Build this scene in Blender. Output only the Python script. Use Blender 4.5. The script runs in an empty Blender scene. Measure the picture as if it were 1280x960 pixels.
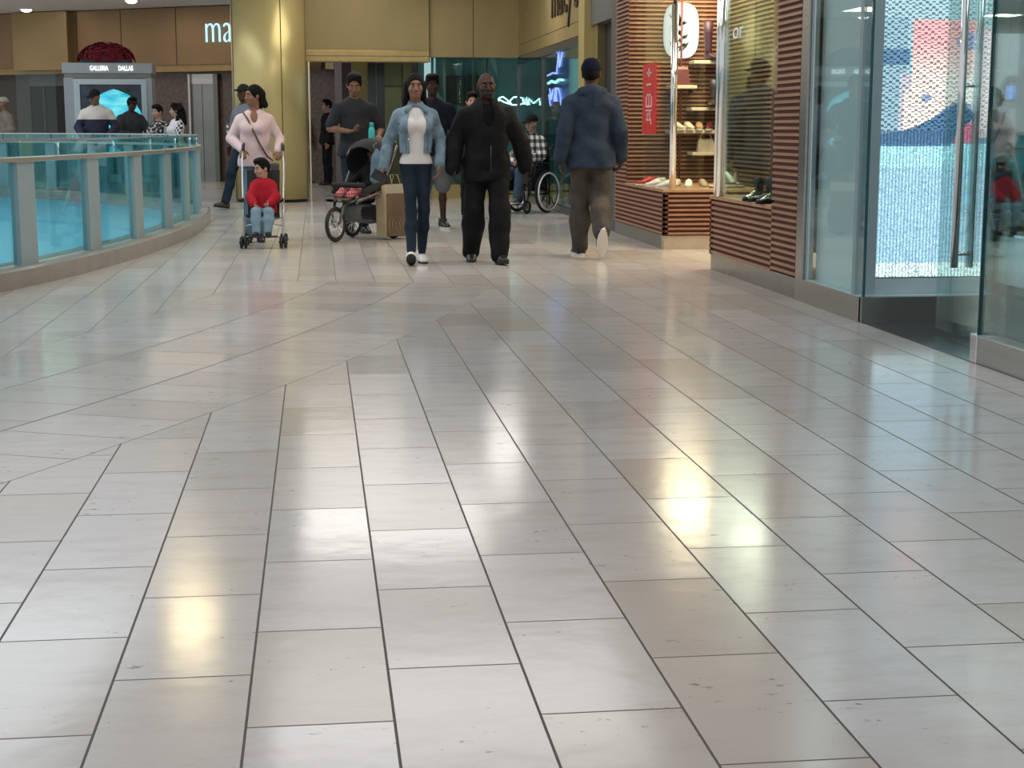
import bpy, bmesh, math, random
import numpy as np
from mathutils import Vector, Matrix
PI = math.pi
random.seed(7)
S = bpy.context.scene
C = S.collection

# ------------------------------------------------------------------ camera
# world x runs across the floor tiles (x = 0 is one of the long joints), y runs along them
cam = bpy.data.cameras.new('camera'); co = bpy.data.objects.new('camera', cam); C.objects.link(co)
co.location = (0.4714, 0, 1.213)
co.rotation_euler = (PI/2 - 0.16246, 0, -0.12337)
cam.sensor_width = 36; cam.lens = 1953/1280*36; cam.clip_end = 300; cam.clip_start = 0.05
S.camera = co
# ------------------------------------------------------------------ view
S.view_settings.view_transform = 'Standard'; S.view_settings.look = 'None'
S.view_settings.gamma = 1; S.view_settings.use_curve_mapping = False
S.view_settings.exposure = 0.0
# ------------------------------------------------------------------ world: pale daylight through the skylights of the mall
w = bpy.data.worlds.new('world'); S.world = w; w.use_nodes = True
w.node_tree.nodes['Background'].inputs[0].default_value = (0.985, 0.97, 0.985, 1)
w.node_tree.nodes['Background'].inputs[1].default_value = 0.69
# ------------------------------------------------------------------ lamps
def lamp(name, loc, size, power, color=(1, .95, .88), rot=(0, 0, 0), size_y=None, spread=PI):
    l = bpy.data.lights.new(name, 'AREA'); l.energy = power; l.color = color
    l.shape = 'RECTANGLE'; l.size = size; l.size_y = size_y or size; l.spread = spread
    o = bpy.data.objects.new(name, l); C.objects.link(o); o.location = loc; o.rotation_euler = rot
    o['label'] = 'ceiling lamp light'; o['category'] = 'lamp'
    return o
LAMPS = [  # x, y, z, size, power, colour
    (-0.9, 15.9, 3.86, .42, 26, (1, .82, .45)),
    (1.6, 13.2, 3.86, 3.2, 72, (1, .975, .96)),
    (1.4, 20.0, 3.86, 2.4, 84, (1, .96, .91)),
    (3.2, 22.9, 3.7, .5, 30, (1, .96, .90)),
    (1.0, 25.0, 3.86, 1.6, 32, (1, .93, .8)),
    (-0.2, 30.5, 3.86, 2.0, 30, (1, .92, .8)),
    (-2.4, 34.0, 3.86, 1.6, 30, (1, .88, .7)),
    (-5.5, 35.0, 3.86, 1.4, 38, (1, .88, .7)),
    (-8.5, 36.5, 3.86, .8, 30, (1, .88, .7)),
]

# ------------------------------------------------------------------ helpers: objects
def tag(o, label=None, cat=None, group=None, kind=None):
    if label: o['label'] = label
    if cat: o['category'] = cat
    if group: o['group'] = group
    if kind: o['kind'] = kind
    return o
def empty(name, loc=(0, 0, 0), rz=0, label=None, cat=None, group=None):
    o = bpy.data.objects.new(name, None); C.objects.link(o); o.location = loc; o.rotation_euler = (0, 0, rz)
    o.empty_display_size = .1
    return tag(o, label, cat, group)
def kids(o): return [c for c in bpy.data.objects if c.parent == o]
def copy_tree(o, parent=None):
    c = o.copy(); C.objects.link(c); c.parent = parent
    for ch in kids(o): copy_tree(ch, c)
    return c

class MB:
    """collects shapes, then builds them as one mesh object"""
    def __init__(s): s.v = []; s.f = []; s.sm = []
    def add(s, vs, fs, smooth=False):
        n = len(s.v); s.v += [tuple(p) for p in vs]; s.f += [tuple(i+n for i in f) for f in fs]; s.sm += [smooth]*len(fs); return s
    def box(s, x0, x1, y0, y1, z0, z1, M=None, bev=0):
        if bev:
            b = min(bev, abs(x1-x0)/2.01, abs(y1-y0)/2.01, abs(z1-z0)/2.01)
            vs = []
            bm = bmesh.new(); bmesh.ops.create_cube(bm, size=1)
            for v in bm.verts: v.co = Vector(((x0+x1)/2+v.co.x*(x1-x0), (y0+y1)/2+v.co.y*(y1-y0), (z0+z1)/2+v.co.z*(z1-z0)))
            bmesh.ops.bevel(bm, geom=bm.edges[:], offset=b, segments=2, affect='EDGES', profile=.5)
            bm.verts.index_update()
            vs = [v.co.copy() for v in bm.verts]; fs = [[v.index for v in f.verts] for f in bm.faces]; bm.free()
        else:
            vs = [Vector((x, y, z)) for z in (z0, z1) for y in (y0, y1) for x in (x0, x1)]
            fs = [(0, 2, 3, 1), (4, 5, 7, 6), (0, 1, 5, 4), (2, 6, 7, 3), (0, 4, 6, 2), (1, 3, 7, 5)]
        if M: vs = [M @ v for v in vs]
        return s.add(vs, fs)
    def obox(s, a, b, hw, hh, up=(0, 0, 1)):
        """box bar from a to b with half width and half height"""
        a = Vector(a); b = Vector(b); d = (b-a).normalized(); u = Vector(up)
        sx = d.cross(u)
        if sx.length < 1e-4: sx = d.cross(Vector((1, 0, 0)))
        sx.normalize(); u = sx.cross(d)
        vs = [p+sx*i*hw+u*j*hh for p in (a, b) for i, j in ((-1, -1), (1, -1), (1, 1), (-1, 1))]
        return s.add(vs, [(3, 2, 1, 0), (4, 5, 6, 7), (0, 1, 5, 4), (1, 2, 6, 5), (2, 3, 7, 6), (3, 0, 4, 7)])
    def tube(s, pts, r, n=8, closed=False):
        pts = [Vector(p) for p in pts]; m = len(pts)
        rs = r if isinstance(r, (list, tuple)) else [r]*m
        ref = None; rings = []
        for i, p in enumerate(pts):
            if closed: t = pts[(i+1) % m]-pts[i-1]
            else: t = pts[min(i+1, m-1)]-pts[max(i-1, 0)]
            t.normalize()
            if ref is None:
                ref = Vector((0, 0, 1)) if abs(t.z) < .9 else Vector((1, 0, 0))
            a = t.cross(ref)
            if a.length < 1e-5: a = t.cross(Vector((0, 1, 0)))
            a.normalize(); b = t.cross(a).normalized(); ref = a.cross(t)
            rings.append([p+(a*math.cos(2*PI*k/n)+b*math.sin(2*PI*k/n))*rs[i] for k in range(n)])
        vs = [q for ring in rings for q in ring]; fs = []
        for i in range(m if closed else m-1):
            j = (i+1) % m
            for k in range(n): fs.append((i*n+k, i*n+(k+1) % n, j*n+(k+1) % n, j*n+k))
        if not closed: fs += [tuple(range(n-1, -1, -1)), tuple((m-1)*n+k for k in range(n))]
        return s.add(vs, fs, True)
    def lathe(s, prof, c=(0, 0, 0), n=24, M=None):
        vs = []; fs = []; m = len(prof)
        for r, z in prof:
            for k in range(n):
                a = 2*PI*k/n; vs.append(Vector((r*math.cos(a), r*math.sin(a), z)))
        for i in range(m-1):
            for k in range(n): fs.append((i*n+k, i*n+(k+1) % n, (i+1)*n+(k+1) % n, (i+1)*n+k))
        fs += [tuple(range(n-1, -1, -1)), tuple((m-1)*n+k for k in range(n))]
        if M: vs = [M @ v for v in vs]
        return s.add([v+Vector(c) for v in vs], fs, True)
    def ell(s, c, r, n=12, M=None):
        prof = [(math.sin(PI*i/n)*1.0+1e-4, -math.cos(PI*i/n)) for i in range(n+1)]
        k = MB(); k.lathe(prof, n=n*2)
        vs = [Vector((p[0]*r[0], p[1]*r[1], p[2]*r[2])) for p in k.v]
        if M: vs = [M @ v for v in vs]
        return s.add([v+Vector(c) for v in vs], k.f, True)
    def prism(s, poly, ax, a, b):
        """polygon (2D list) extruded along axis ax from a to b"""
        def mk(p, t):
            return {'x': (t, p[0], p[1]), 'y': (p[0], t, p[1]), 'z': (p[0], p[1], t)}[ax]
        n = len(poly); vs = [mk(p, a) for p in poly]+[mk(p, b) for p in poly]
        fs = [tuple(range(n-1, -1, -1)), tuple(range(n, 2*n))]+[(i, (i+1) % n, n+(i+1) % n, n+i) for i in range(n)]
        return s.add(vs, fs)
    def build(s, name, mat=None, parent=None, loc=None, smooth=None):
        me = bpy.data.meshes.new(name); me.from_pydata(s.v, [], s.f); me.update()
        bm = bmesh.new(); bm.from_mesh(me); bmesh.ops.recalc_face_normals(bm, faces=bm.faces[:]); bm.to_mesh(me); bm.free()
        sm = s.sm if smooth is None else [smooth]*len(s.f)
        me.polygons.foreach_set('use_smooth', sm)
        o = bpy.data.objects.new(name, me); C.objects.link(o)
        if mat: me.materials.append(mat)
        if parent: o.parent = parent
        if loc: o.location = loc
        return o
def struct(o): o['kind'] = 'structure'; return o

def text_mesh(txt, size, depth, name, mat, M, parent=None, outline=False, spacing=1.0, offset=0.0):
    cu = bpy.data.curves.new(name, 'FONT'); cu.body = txt; cu.size = size; cu.extrude = depth; cu.space_character = spacing
    cu.align_x = 'CENTER'; cu.align_y = 'CENTER'; cu.offset = offset; cu.resolution_u = 4
    o = bpy.data.objects.new(name, cu); C.objects.link(o)
    bpy.context.view_layer.update()
    me = bpy.data.meshes.new_from_object(o.evaluated_get(bpy.context.evaluated_depsgraph_get()))
    bpy.data.objects.remove(o); bpy.data.curves.remove(cu)
    me.transform(M); me.name = name
    o = bpy.data.objects.new(name, me); C.objects.link(o); me.materials.clear(); me.materials.append(mat)
    if parent: o.parent = parent
    return o

# ------------------------------------------------------------------ helpers: materials
class NT:
    def __init__(s, m): s.t = m.node_tree; s.n = s.t.nodes; s.l = s.t.links
    def node(s, typ, **kw):
        n = s.n.new(typ)
        for k, v in kw.items(): setattr(n, k, v)
        return n
    def _in(s, sock, v):
        if v is None: return
        if hasattr(v, 'is_output'): s.l.new(v, sock)
        else: sock.default_value = v
    def m(s, op, a, b=None, c=None, clamp=False):
        n = s.node('ShaderNodeMath', operation=op, use_clamp=clamp)
        s._in(n.inputs[0], a); s._in(n.inputs[1], b); s._in(n.inputs[2], c); return n.outputs[0]
    def vm(s, op, a, b=None):
        n = s.node('ShaderNodeVectorMath', operation=op); s._in(n.inputs[0], a); s._in(n.inputs[1], b); return n.outputs[0]
    def comb(s, x, y, z=0.0):
        n = s.node('ShaderNodeCombineXYZ'); s._in(n.inputs[0], x); s._in(n.inputs[1], y); s._in(n.inputs[2], z); return n.outputs[0]
    def mix(s, f, a, b):
        n = s.node('ShaderNodeMix', data_type='RGBA'); s._in(n.inputs[0], f)
        for i, v in ((6, a), (7, b)):
            if isinstance(v, tuple) and len(v) == 3: v = (*v, 1)
            s._in(n.inputs[i], v)
        return n.outputs[2]
    def noise(s, vec, scale, detail=3, rough=.5):
        n = s.node('ShaderNodeTexNoise'); s._in(n.inputs['Vector'], vec); n.inputs['Scale'].default_value = scale
        n.inputs['Detail'].default_value = detail; n.inputs['Roughness'].default_value = rough; return n.outputs['Fac']
    def white(s, vec):
        n = s.node('ShaderNodeTexWhiteNoise', noise_dimensions='3D'); s._in(n.inputs['Vector'], vec); return n.outputs['Value']
    def ramp(s, f, stops):
        n = s.node('ShaderNodeValToRGB'); s._in(n.inputs[0], f)
        e = n.color_ramp.elements
        while len(e) < len(stops): e.new(.5)
        for k, (p, c) in enumerate(stops): e[k].position = p; e[k].color = (*c, 1) if len(c) == 3 else c
        return n.outputs[0]
MATS = {}
def mat(name, col, rough=.6, metal=0, var=.08, vscale=6, bump=0, bscale=40, emit=None, es=0, spec=.5, coat=0, stretch=None, sheen=0):
    if name in MATS: return MATS[name]
    m = bpy.data.materials.new(name); m.use_nodes = True; t = NT(m); b = t.n['Principled BSDF']
    tc = t.node('ShaderNodeTexCoord').outputs['Object']
    if stretch: tc = t.vm('MULTIPLY', tc, stretch)
    if var:
        n = t.noise(tc, vscale)
        c = t.ramp(n, [(.3, tuple(x*(1-var) for x in col)), (.7, tuple(min(1, x*(1+var)) for x in col))])
        t.l.new(c, b.inputs['Base Color'])
    else: b.inputs['Base Color'].default_value = (*col, 1)
    b.inputs['Roughness'].default_value = rough; b.inputs['Metallic'].default_value = metal
    b.inputs['Specular IOR Level'].default_value = spec
    if coat: b.inputs['Coat Weight'].default_value = coat; b.inputs['Coat Roughness'].default_value = .05
    if sheen: b.inputs['Sheen Weight'].default_value = sheen
    if emit: b.inputs['Emission Color'].default_value = (*emit, 1); b.inputs['Emission Strength'].default_value = es
    if bump:
        bn = t.node('ShaderNodeBump'); bn.inputs['Strength'].default_value = bump; bn.inputs['Distance'].default_value = .01
        t.l.new(t.noise(tc, bscale, 4), bn.inputs['Height']); t.l.new(bn.outputs[0], b.inputs['Normal'])
    MATS[name] = m; return m
def glass(name, tint=(.8, .93, .92), refl=.6, rough=0.01):
    if name in MATS: return MATS[name]
    m = bpy.data.materials.new(name); m.use_nodes = True; t = NT(m); t.n.remove(t.n['Principled BSDF'])
    out = t.n['Material Output']
    tr = t.node('ShaderNodeBsdfTransparent'); tr.inputs[0].default_value = (*tint, 1)
    gl = t.node('ShaderNodeBsdfGlossy'); gl.inputs['Roughness'].default_value = rough; gl.inputs[0].default_value = (.9, 1, 1, 1)
    fr = t.node('ShaderNodeLayerWeight'); fr.inputs[0].default_value = .35
    f = t.m('MULTIPLY', fr.outputs['Fresnel'], refl, clamp=True)
    mx = t.node('ShaderNodeMixShader'); t.l.new(f, mx.inputs[0]); t.l.new(tr.outputs[0], mx.inputs[1]); t.l.new(gl.outputs[0], mx.inputs[2])
    t.l.new(mx.outputs[0], out.inputs[0]); MATS[name] = m; return m
def emit_mat(name, col, s):
    if name in MATS: return MATS[name]
    m = bpy.data.materials.new(name); m.use_nodes = True; t = NT(m); b = t.n['Principled BSDF']
    b.inputs['Base Color'].default_value = (0, 0, 0, 1); b.inputs['Emission Color'].default_value = (*col, 1); b.inputs['Emission Strength'].default_value = s
    MATS[name] = m; return m
# ------------------------------------------------------------------ the floor
def floor_material():
    m = bpy.data.materials.new('limestone_tiles'); m.use_nodes = True; t = NT(m); b = t.n['Principled BSDF']
    pos = t.node('ShaderNodeNewGeometry').outputs['Position']
    sp = t.node('ShaderNodeSeparateXYZ'); t.l.new(pos, sp.inputs[0]); x, y = sp.outputs[0], sp.outputs[1]
    W, L = .3048, .6207
    def grid(cx, cy, gx, gy):
        """cx, cy: coordinates in tile units; returns (joint mask, random per tile)"""
        fx = t.m('FRACT', cx); fy = t.m('FRACT', cy)
        ex = t.m('MULTIPLY', t.m('MINIMUM', fx, t.m('SUBTRACT', 1.0, fx)), gx[0])
        ey = t.m('MULTIPLY', t.m('MINIMUM', fy, t.m('SUBTRACT', 1.0, fy)), gy[0])
        mx = t.m('MULTIPLY', t.m('SUBTRACT', 1.0, t.m('DIVIDE', t.m('SUBTRACT', ex, gx[1]), .0006, clamp=True)), gx[2])
        my = t.m('MULTIPLY', t.m('SUBTRACT', 1.0, t.m('DIVIDE', t.m('SUBTRACT', ey, gy[1]), .0006, clamp=True)), gy[2])
        return t.m('MAXIMUM', mx, my), t.comb(t.m('FLOOR', cx), t.m('FLOOR', cy), 0.0)
    cx = t.m('DIVIDE', x, W); col = t.m('FLOOR', cx)
    odd = t.m('MODULO', t.m('ABSOLUTE', col), 2.0)
    cy = t.m('DIVIDE', t.m('SUBTRACT', t.m('SUBTRACT', y, 3.406), t.m('MULTIPLY', odd, .3035)), L)
    g1, id1 = grid(cx, cy, (W, .0027, 1.0), (L, .0027, .9))
    # the three curved bands
    q = t.m('ADD', t.m('ADD', t.m('MULTIPLY', t.m('MULTIPLY', y, y), QA), t.m('MULTIPLY', y, QB)), QC)
    wv = t.m('DIVIDE', t.m('MULTIPLY', t.m('SUBTRACT', q, x), .945), .632)
    sv = t.m('DIVIDE', t.m('ADD', y, t.m('MULTIPLY', x, .45)), .445)
    half = t.m('MULTIPLY', t.m('MODULO', t.m('ABSOLUTE', t.m('FLOOR', wv)), 2.0), .5)
    g2, id2 = grid(wv, t.m('ADD', sv, t.m('ADD', half, .35)), (.632, .0055, .9), (.44, .0036, .85))
    inb = t.m('MULTIPLY', t.m('GREATER_THAN', wv, 0.0), t.m('LESS_THAN', wv, 3.0))
    inb = t.m('MULTIPLY', inb, t.m('LESS_THAN', t.m('ADD', y, t.m('MULTIPLY', x, .34)), 12.74))
    edge = t.m('MULTIPLY', t.m('MULTIPLY', t.m('GREATER_THAN', wv, 0.0), t.m('LESS_THAN', wv, 3.0)),
               t.m('LESS_THAN', t.m('ABSOLUTE', t.m('SUBTRACT', t.m('ADD', y, t.m('MULTIPLY', x, .34)), 12.74)), .009))
    gm = t.node('ShaderNodeMix', data_type='FLOAT'); t.l.new(inb, gm.inputs[0]); t.l.new(g1, gm.inputs[2]); t.l.new(g2, gm.inputs[3])
    joint = t.m('MAXIMUM', gm.outputs[0], edge)
    idm = t.node('ShaderNodeMix', data_type='VECTOR'); t.l.new(inb, idm.inputs[0]); t.l.new(id1, idm.inputs[4]); t.l.new(t.vm('ADD', id2, (97., 13., 5.)), idm.inputs[5])
    idv = idm.outputs[1]
    r1 = t.white(idv); r2 = t.white(t.vm('ADD', idv, (3.3, 7.1, 1.7)))
    base = t.ramp(r1, [(0.0, (.55, .495, .445)), (.15, (.595, .56, .525)), (.6, (.62, .595, .575)), (1.0, (.64, .62, .61))])
    # clouding and veins of the stone, shifted per tile
    vv = t.vm('ADD', pos, t.vm('MULTIPLY', idv, (3.7, 5.3, 9.1)))
    st = t.vm('MULTIPLY', vv, (1.0, 2.6, 1.0))
    cl = t.noise(st, 3.2, 5, .6)
    base = t.mix(t.m('MULTIPLY', t.m('SUBTRACT', .52, cl, clamp=True), 2.4, clamp=True), base, (.50, .44, .40))
    fine = t.noise(st, 26, 5, .65)
    base = t.mix(t.m('MULTIPLY', t.m('SUBTRACT', fine, .5, clamp=True), 1.1, clamp=True), base, (.47, .43, .39))
    # small fossil pits
    pit = t.noise(t.vm('MULTIPLY', vv, (1.0, 2.2, 1.0)), 17, 5, .7)
    patch = t.noise(vv, 3.1, 2)
    pm = t.m('MULTIPLY', t.m('DIVIDE', t.m('SUBTRACT', pit, .63, clamp=True), .02, clamp=True), t.m('DIVIDE', t.m('SUBTRACT', patch, .53, clamp=True), .06, clamp=True))
    base = t.mix(t.m('MULTIPLY', pm, .8), base, (.13, .10, .085))
    base = t.mix(joint, base, (.085, .07, .06))
    t.l.new(base, b.inputs['Base Color'])
    rr = t.m('ADD', .13, t.m('MULTIPLY', r2, .05)); rr = t.m('ADD', rr, t.m('MULTIPLY', joint, .5))
    t.l.new(rr, b.inputs['Roughness']); b.inputs['Specular IOR Level'].default_value = .62
    # very slightly uneven polish and tile tilt
    tilt = t.m('MULTIPLY', t.m('ADD', t.m('MULTIPLY', t.m('SUBTRACT', r1, .5), t.m('SUBTRACT', x, 0.0)), t.m('MULTIPLY', t.m('SUBTRACT', r2, .5), y)), .0016)
    h = t.m('ADD', t.m('MULTIPLY', t.noise(pos, 9, 2), .0012), t.m('ADD', tilt, t.m('MULTIPLY', joint, -.0012)))
    bn = t.node('ShaderNodeBump'); bn.inputs['Strength'].default_value = .55; bn.inputs['Distance'].default_value = 1.0
    t.l.new(h, bn.inputs['Height']); t.l.new(bn.outputs[0], b.inputs['Normal'])
    return m
_p = [(-.618, 5.478), (-.307, 6.09), (0, 6.74), (.308, 7.453), (.616, 8.216), (.917, 9.033), (1.218, 9.942), (1.522, 10.909), (1.81, 12.13)]
QA, QB, QC = [float(k) for k in np.polyfit([p[1] for p in _p], [p[0] for p in _p], 2)]

# outline of the atrium opening (counter-clockwise from the near left)
_ctrl = [(-5.2, 6.0), (-3.3, 8.9), (-2.45, 10.5), (-1.89, 12.0), (-1.52, 13.4), (-1.19, 15.3), (-.95, 17.7), (-.9, 20.2), (-1.06, 22.4),
         (-1.6, 24.6), (-2.6, 26.4), (-3.5, 27.9), (-4.7, 29.3), (-6.5, 31.0), (-9.0, 32.5), (-12.5, 33.8)]
def catmull(P, n=10):
    out = []; P = [Vector((*p, 0)) for p in P]
    for i in range(len(P)-1):
        a = P[max(i-1, 0)]; b = P[i]; c = P[i+1]; d = P[min(i+2, len(P)-1)]
        for k in range(n):
            t = k/n
            out.append(.5*((2*b)+(-a+c)*t+(2*a-5*b+4*c-d)*t*t+(-a+3*b-3*c+d)*t**3))
    out.append(P[-1]); return out
RIM = catmull(_ctrl)
_cum = [0]
for a, b in zip(RIM[:-1], RIM[1:]): _cum.append(_cum[-1]+(b-a).length)
RL = _cum[-1]
def rim_at(s):
    s = min(max(s, 0), RL-1e-6); i = max(j for j in range(len(_cum)) if _cum[j] <= s); i = min(i, len(RIM)-2)
    k = (s-_cum[i])/(_cum[i+1]-_cum[i]); p = RIM[i].lerp(RIM[i+1], k); t = (RIM[i+1]-RIM[i]).normalized()
    return p, t
def build_floor():
    # a strip of quads from the rim out to the walls, so the opening really is open
    mb = MB(); n = len(RIM)
    def outer(p):
        return Vector((6.6, p.y, 0))
    # right side region between rim and x=6.6 (rim is single valued in y up to its end)
    for i in range(n-1):
        a, b = RIM[i], RIM[i+1]
        mb.add([a, (6.6, a.y, 0), (6.6, b.y, 0), b], [(0, 1, 2, 3)])
    y0 = RIM[0].y; y1 = RIM[-1].y
    mb.add([(-16, -3, 0), (6.6, -3, 0), (6.6, y0, 0), (RIM[0].x, y0, 0), (-16, y0, 0)], [(0, 1, 2, 3, 4)])
    mb.add([(-16, y1, 0), (RIM[-1].x, y1, 0), (6.6, y1, 0), (6.6, 44, 0), (-16, 44, 0)], [(0, 1, 2, 3, 4)])
    return struct(mb.build('floor', floor_material()))
build_floor()

M_slab = mat('painted_slab', (.40, .78, .92), .5, var=.04, vscale=.6)
def build_slab_edge():
    mb = MB(); n = len(RIM)
    for i in range(n-1):
        a, b = RIM[i], RIM[i+1]
        for z0, z1 in ((0, -.38), (-.38, -3.2)):
            off = 0 if z0 == 0 else .03
            mb.add([(a.x+off*.0, a.y, z0), (b.x, b.y, z0), (b.x, b.y, z1), (a.x, a.y, z1)], [(0, 1, 2, 3)])
    # bright fascia belt around the opening, a little proud of the slab
    for i in range(n-1):
        a, b = RIM[i], RIM[i+1]
        na = Vector((-(b-a).y, (b-a).x, 0)).normalized()
        A = a+na*.05; B = b+na*.05
        mb.add([(A.x, A.y, -.02), (B.x, B.y, -.02), (B.x, B.y, -.42), (A.x, A.y, -.42)], [(0, 1, 2, 3)])
        mb.add([(a.x, a.y, -.02), (b.x, b.y, -.02), (B.x, B.y, -.02), (A.x, A.y, -.02)], [(0, 1, 2, 3)])
        mb.add([(a.x, a.y, -.42), (b.x, b.y, -.42), (B.x, B.y, -.42), (A.x, A.y, -.42)], [(0, 1, 2, 3)])
    struct(mb.build('trim_1', M_slab))
    lo = MB().box(-16, -.4, 4, 36, -6.1, -6.0)
    struct(lo.build('floor_lower', mat('ice_floor', (.78, .88, .93), .3, var=.03, vscale=.3)))
build_slab_edge()

# ------------------------------------------------------------------ ceiling
M_ceil = mat('ceiling_paint', (.62, .60, .57), .9, var=.02)
mb = MB(); CZ = 3.9; n = len(RIM)
i0 = next(i for i in range(n) if RIM[i].y > 9.2)
for i in range(i0, n-1):
    a, b = RIM[i], RIM[i+1]
    mb.add([(a.x-.3, a.y, CZ), (6.6, a.y, CZ), (6.6, b.y, CZ), (b.x-.3, b.y, CZ), (a.x-.3, a.y, CZ+.5), (6.6, a.y, CZ+.5), (6.6, b.y, CZ+.5), (b.x-.3, b.y, CZ+.5)],
           [(0, 1, 2, 3), (4, 5, 6, 7), (0, 3, 7, 4), (1, 2, 6, 5)])
a = RIM[i0]; mb.add([(a.x-.3, a.y, CZ), (6.6, a.y, CZ), (6.6, a.y, CZ+.5), (a.x-.3, a.y, CZ+.5)], [(0, 1, 2, 3)])
mb.box(-16, 6.6, RIM[-1].y, 44, CZ, CZ+.5)
struct(mb.build('ceiling', M_ceil))

# ------------------------------------------------------------------ walls and back
M_brass = mat('brushed_brass', (.34, .265, .12), .42, .35, var=.10, vscale=1.3, bump=.12, bscale=3, stretch=(1, 1, .4))
M_brassL = mat('bronze_panel', (.235, .15, .075), .36, .45, var=.10, vscale=1.0, bump=.1, bscale=2, stretch=(1, 1, .5))
M_brass2 = mat('polished_brass_column', (.56, .46, .20), .32, .4, var=.05, vscale=.8, bump=.05, bscale=2, stretch=(1, 1, .15))
M_brassD = mat('brass_dark_seam', (.10, .07, .03), .5, .4)
M_stone = mat('brown_granite', (.105, .070, .058), .3, 0, var=.3, vscale=14, bump=.02)
M_stone2 = mat('brown_granite_dark', (.06, .04, .034), .3, 0, var=.3, vscale=14)
M_steel = mat('brushed_steel', (.46, .45, .43), .28, .9, var=.06, vscale=2, stretch=(.3, .3, 8))
M_steelD = mat('dark_steel', (.16, .165, .155), .3, .75, var=.1, vscale=2)
M_chrome = mat('chrome', (.75, .77, .78), .08, 1, var=0)
M_black = mat('black_plastic', (.012, .012, .013), .5, 0, var=0)
M_grey = mat('grey_metal_panel', (.12, .122, .128), .5, .3, var=.05)
M_dark = mat('dark_opening', (.010, .011, .014), .6, 0, var=0)
M_greywall = mat('grey_wall_paint', (.085, .082, .080), .7, 0, var=.04)

# far stone wall behind the opening on the left, with lift doors; it runs slightly askew
A = Vector((-9.6, 41.6, 0)); B = Vector((.9, 34.9, 0)); D = (B-A).normalized(); N = Vector((D.y, -D.x, 0))   # N points to the viewer
def onwall(s, z, off=0): p = A+D*s+N*off; return Vector((p.x, p.y, z))
def wallbox(mb, s0, s1, z0, z1, o0, o1):
    vs = [onwall(s, z, o) for z in (z0, z1) for o in (o0, o1) for s in (s0, s1)]
    return mb.add(vs, [(0, 2, 3, 1), (4, 5, 7, 6), (0, 1, 5, 4), (2, 6, 7, 3), (0, 4, 6, 2), (1, 3, 7, 5)])
WL = (B-A).length
struct(wallbox(MB(), 0, WL, 0, 3.9, -.3, 0).build('wall_back', M_stone))
bandb = empty('bronze_fascia', A, 0, 'bronze panelled fascia band along the far left wall under the ceiling', 'fascia')
def rel(mb, o):
    mb.v = [(p[0]-o.location.x, p[1]-o.location.y, p[2]-o.location.z) for p in mb.v]; return mb
rel(wallbox(MB(), 0, WL, 2.62, 3.88, .02, .42), bandb).build('panel', M_brassL, bandb)
rel(wallbox(MB(), 0, WL, 2.47, 2.62, .02, .36), bandb).build('lower_ledge', mat('bronze_ledge', (.33, .22, .10), .4, .5), bandb)
for s in (3.86, 5.71, 7.0, 8.55, 10.2):
    rel(wallbox(MB(), s, s+.02, 2.62, 3.88, .40, .427), bandb).build('seam', M_brassD, bandb)
rel(wallbox(MB(), 3.95, 5.6, 2.55, 3.88, .42, .62), bandb).build('raised_panel', mat('bronze_bright', (.33, .235, .115), .36, .45, var=.08, vscale=1), bandb)
# lift doors, dark doorway and grey wall panel on the far left wall
lift = empty('lift_door', onwall(9.0, 0), 0, 'brushed steel lift door in the brown granite wall left of the gold column', 'lift door')
rel(wallbox(MB(), 8.6, 8.66, 0, 2.42, .0, .10), lift).build('jamb', M_steel, lift)
rel(wallbox(MB(), 8.66, 9.42, 2.2, 2.42, .0, .06), lift).build('transom', M_steel, lift)
rel(wallbox(MB(), 8.66, 8.95, 0, 2.2, .0, .05), lift).build('door_leaf', mat('lift_steel', (.26, .27, .26), .3, .8, var=.15, vscale=1.2), lift)
rel(wallbox(MB(), 8.965, 9.3, 0, 2.2, .0, .05), lift).build('door_leaf', MATS['lift_steel'], lift)
rel(wallbox(MB(), 9.3, 9.42, 0, 2.42, .0, .10), lift).build('jamb', M_steelD, lift)
cb = empty('lift_call_panel', onwall(9.62, 1.2), 0, 'small lift call panel on the granite beside the steel lift door', 'call panel')
rel(wallbox(MB(), 9.57, 9.68, 1.05, 1.32, .0, .03), cb).build('plate', M_steelD, cb)
for z in (1.12, 1.24):
    rel(wallbox(MB(), 9.60, 9.65, z-.02, z+.03, .03, .045), cb).build('button', M_chrome, cb)
struct(wallbox(MB(), 0, 3.9, 0, 2.5, .0, .06).build('wall_left', M_greywall))
struct(wallbox(MB(), 3.9, 5.2, 2.2, 2.5, .0, .06).build('trim_2', M_grey))
dd = wallbox(MB(), 3.92, 5.2, 0, 2.2, .02, .05).build('door_1', M_dark); struct(dd)
hb = wallbox(MB(), 4.3, 4.34, .0, 2.2, .05, .07).build('mullion', M_greywall, dd)

# illuminated sign: pale letters
RZ = math.atan2(D.y, D.x)
sgn = empty('illuminated_store_sign', onwall(9.5, 3.3), 0, 'pale blue-white illuminated lower-case store sign on the bronze fascia left of the column', 'sign')
Mt = Matrix.Translation(onwall(10.24, 3.37, .47)-onwall(9.5, 3.3)) @ Matrix.Rotation(RZ, 4, 'Z') @ Matrix.Rotation(PI/2, 4, 'X') @ Matrix.Scale(.64, 4, (1, 0, 0))
text_mesh("macy's", .98, .02, 'letters', emit_mat('sign_glow', (.45, .78, 1.0), 1.5), Mt, sgn, offset=-.022, spacing=1.05)

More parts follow.
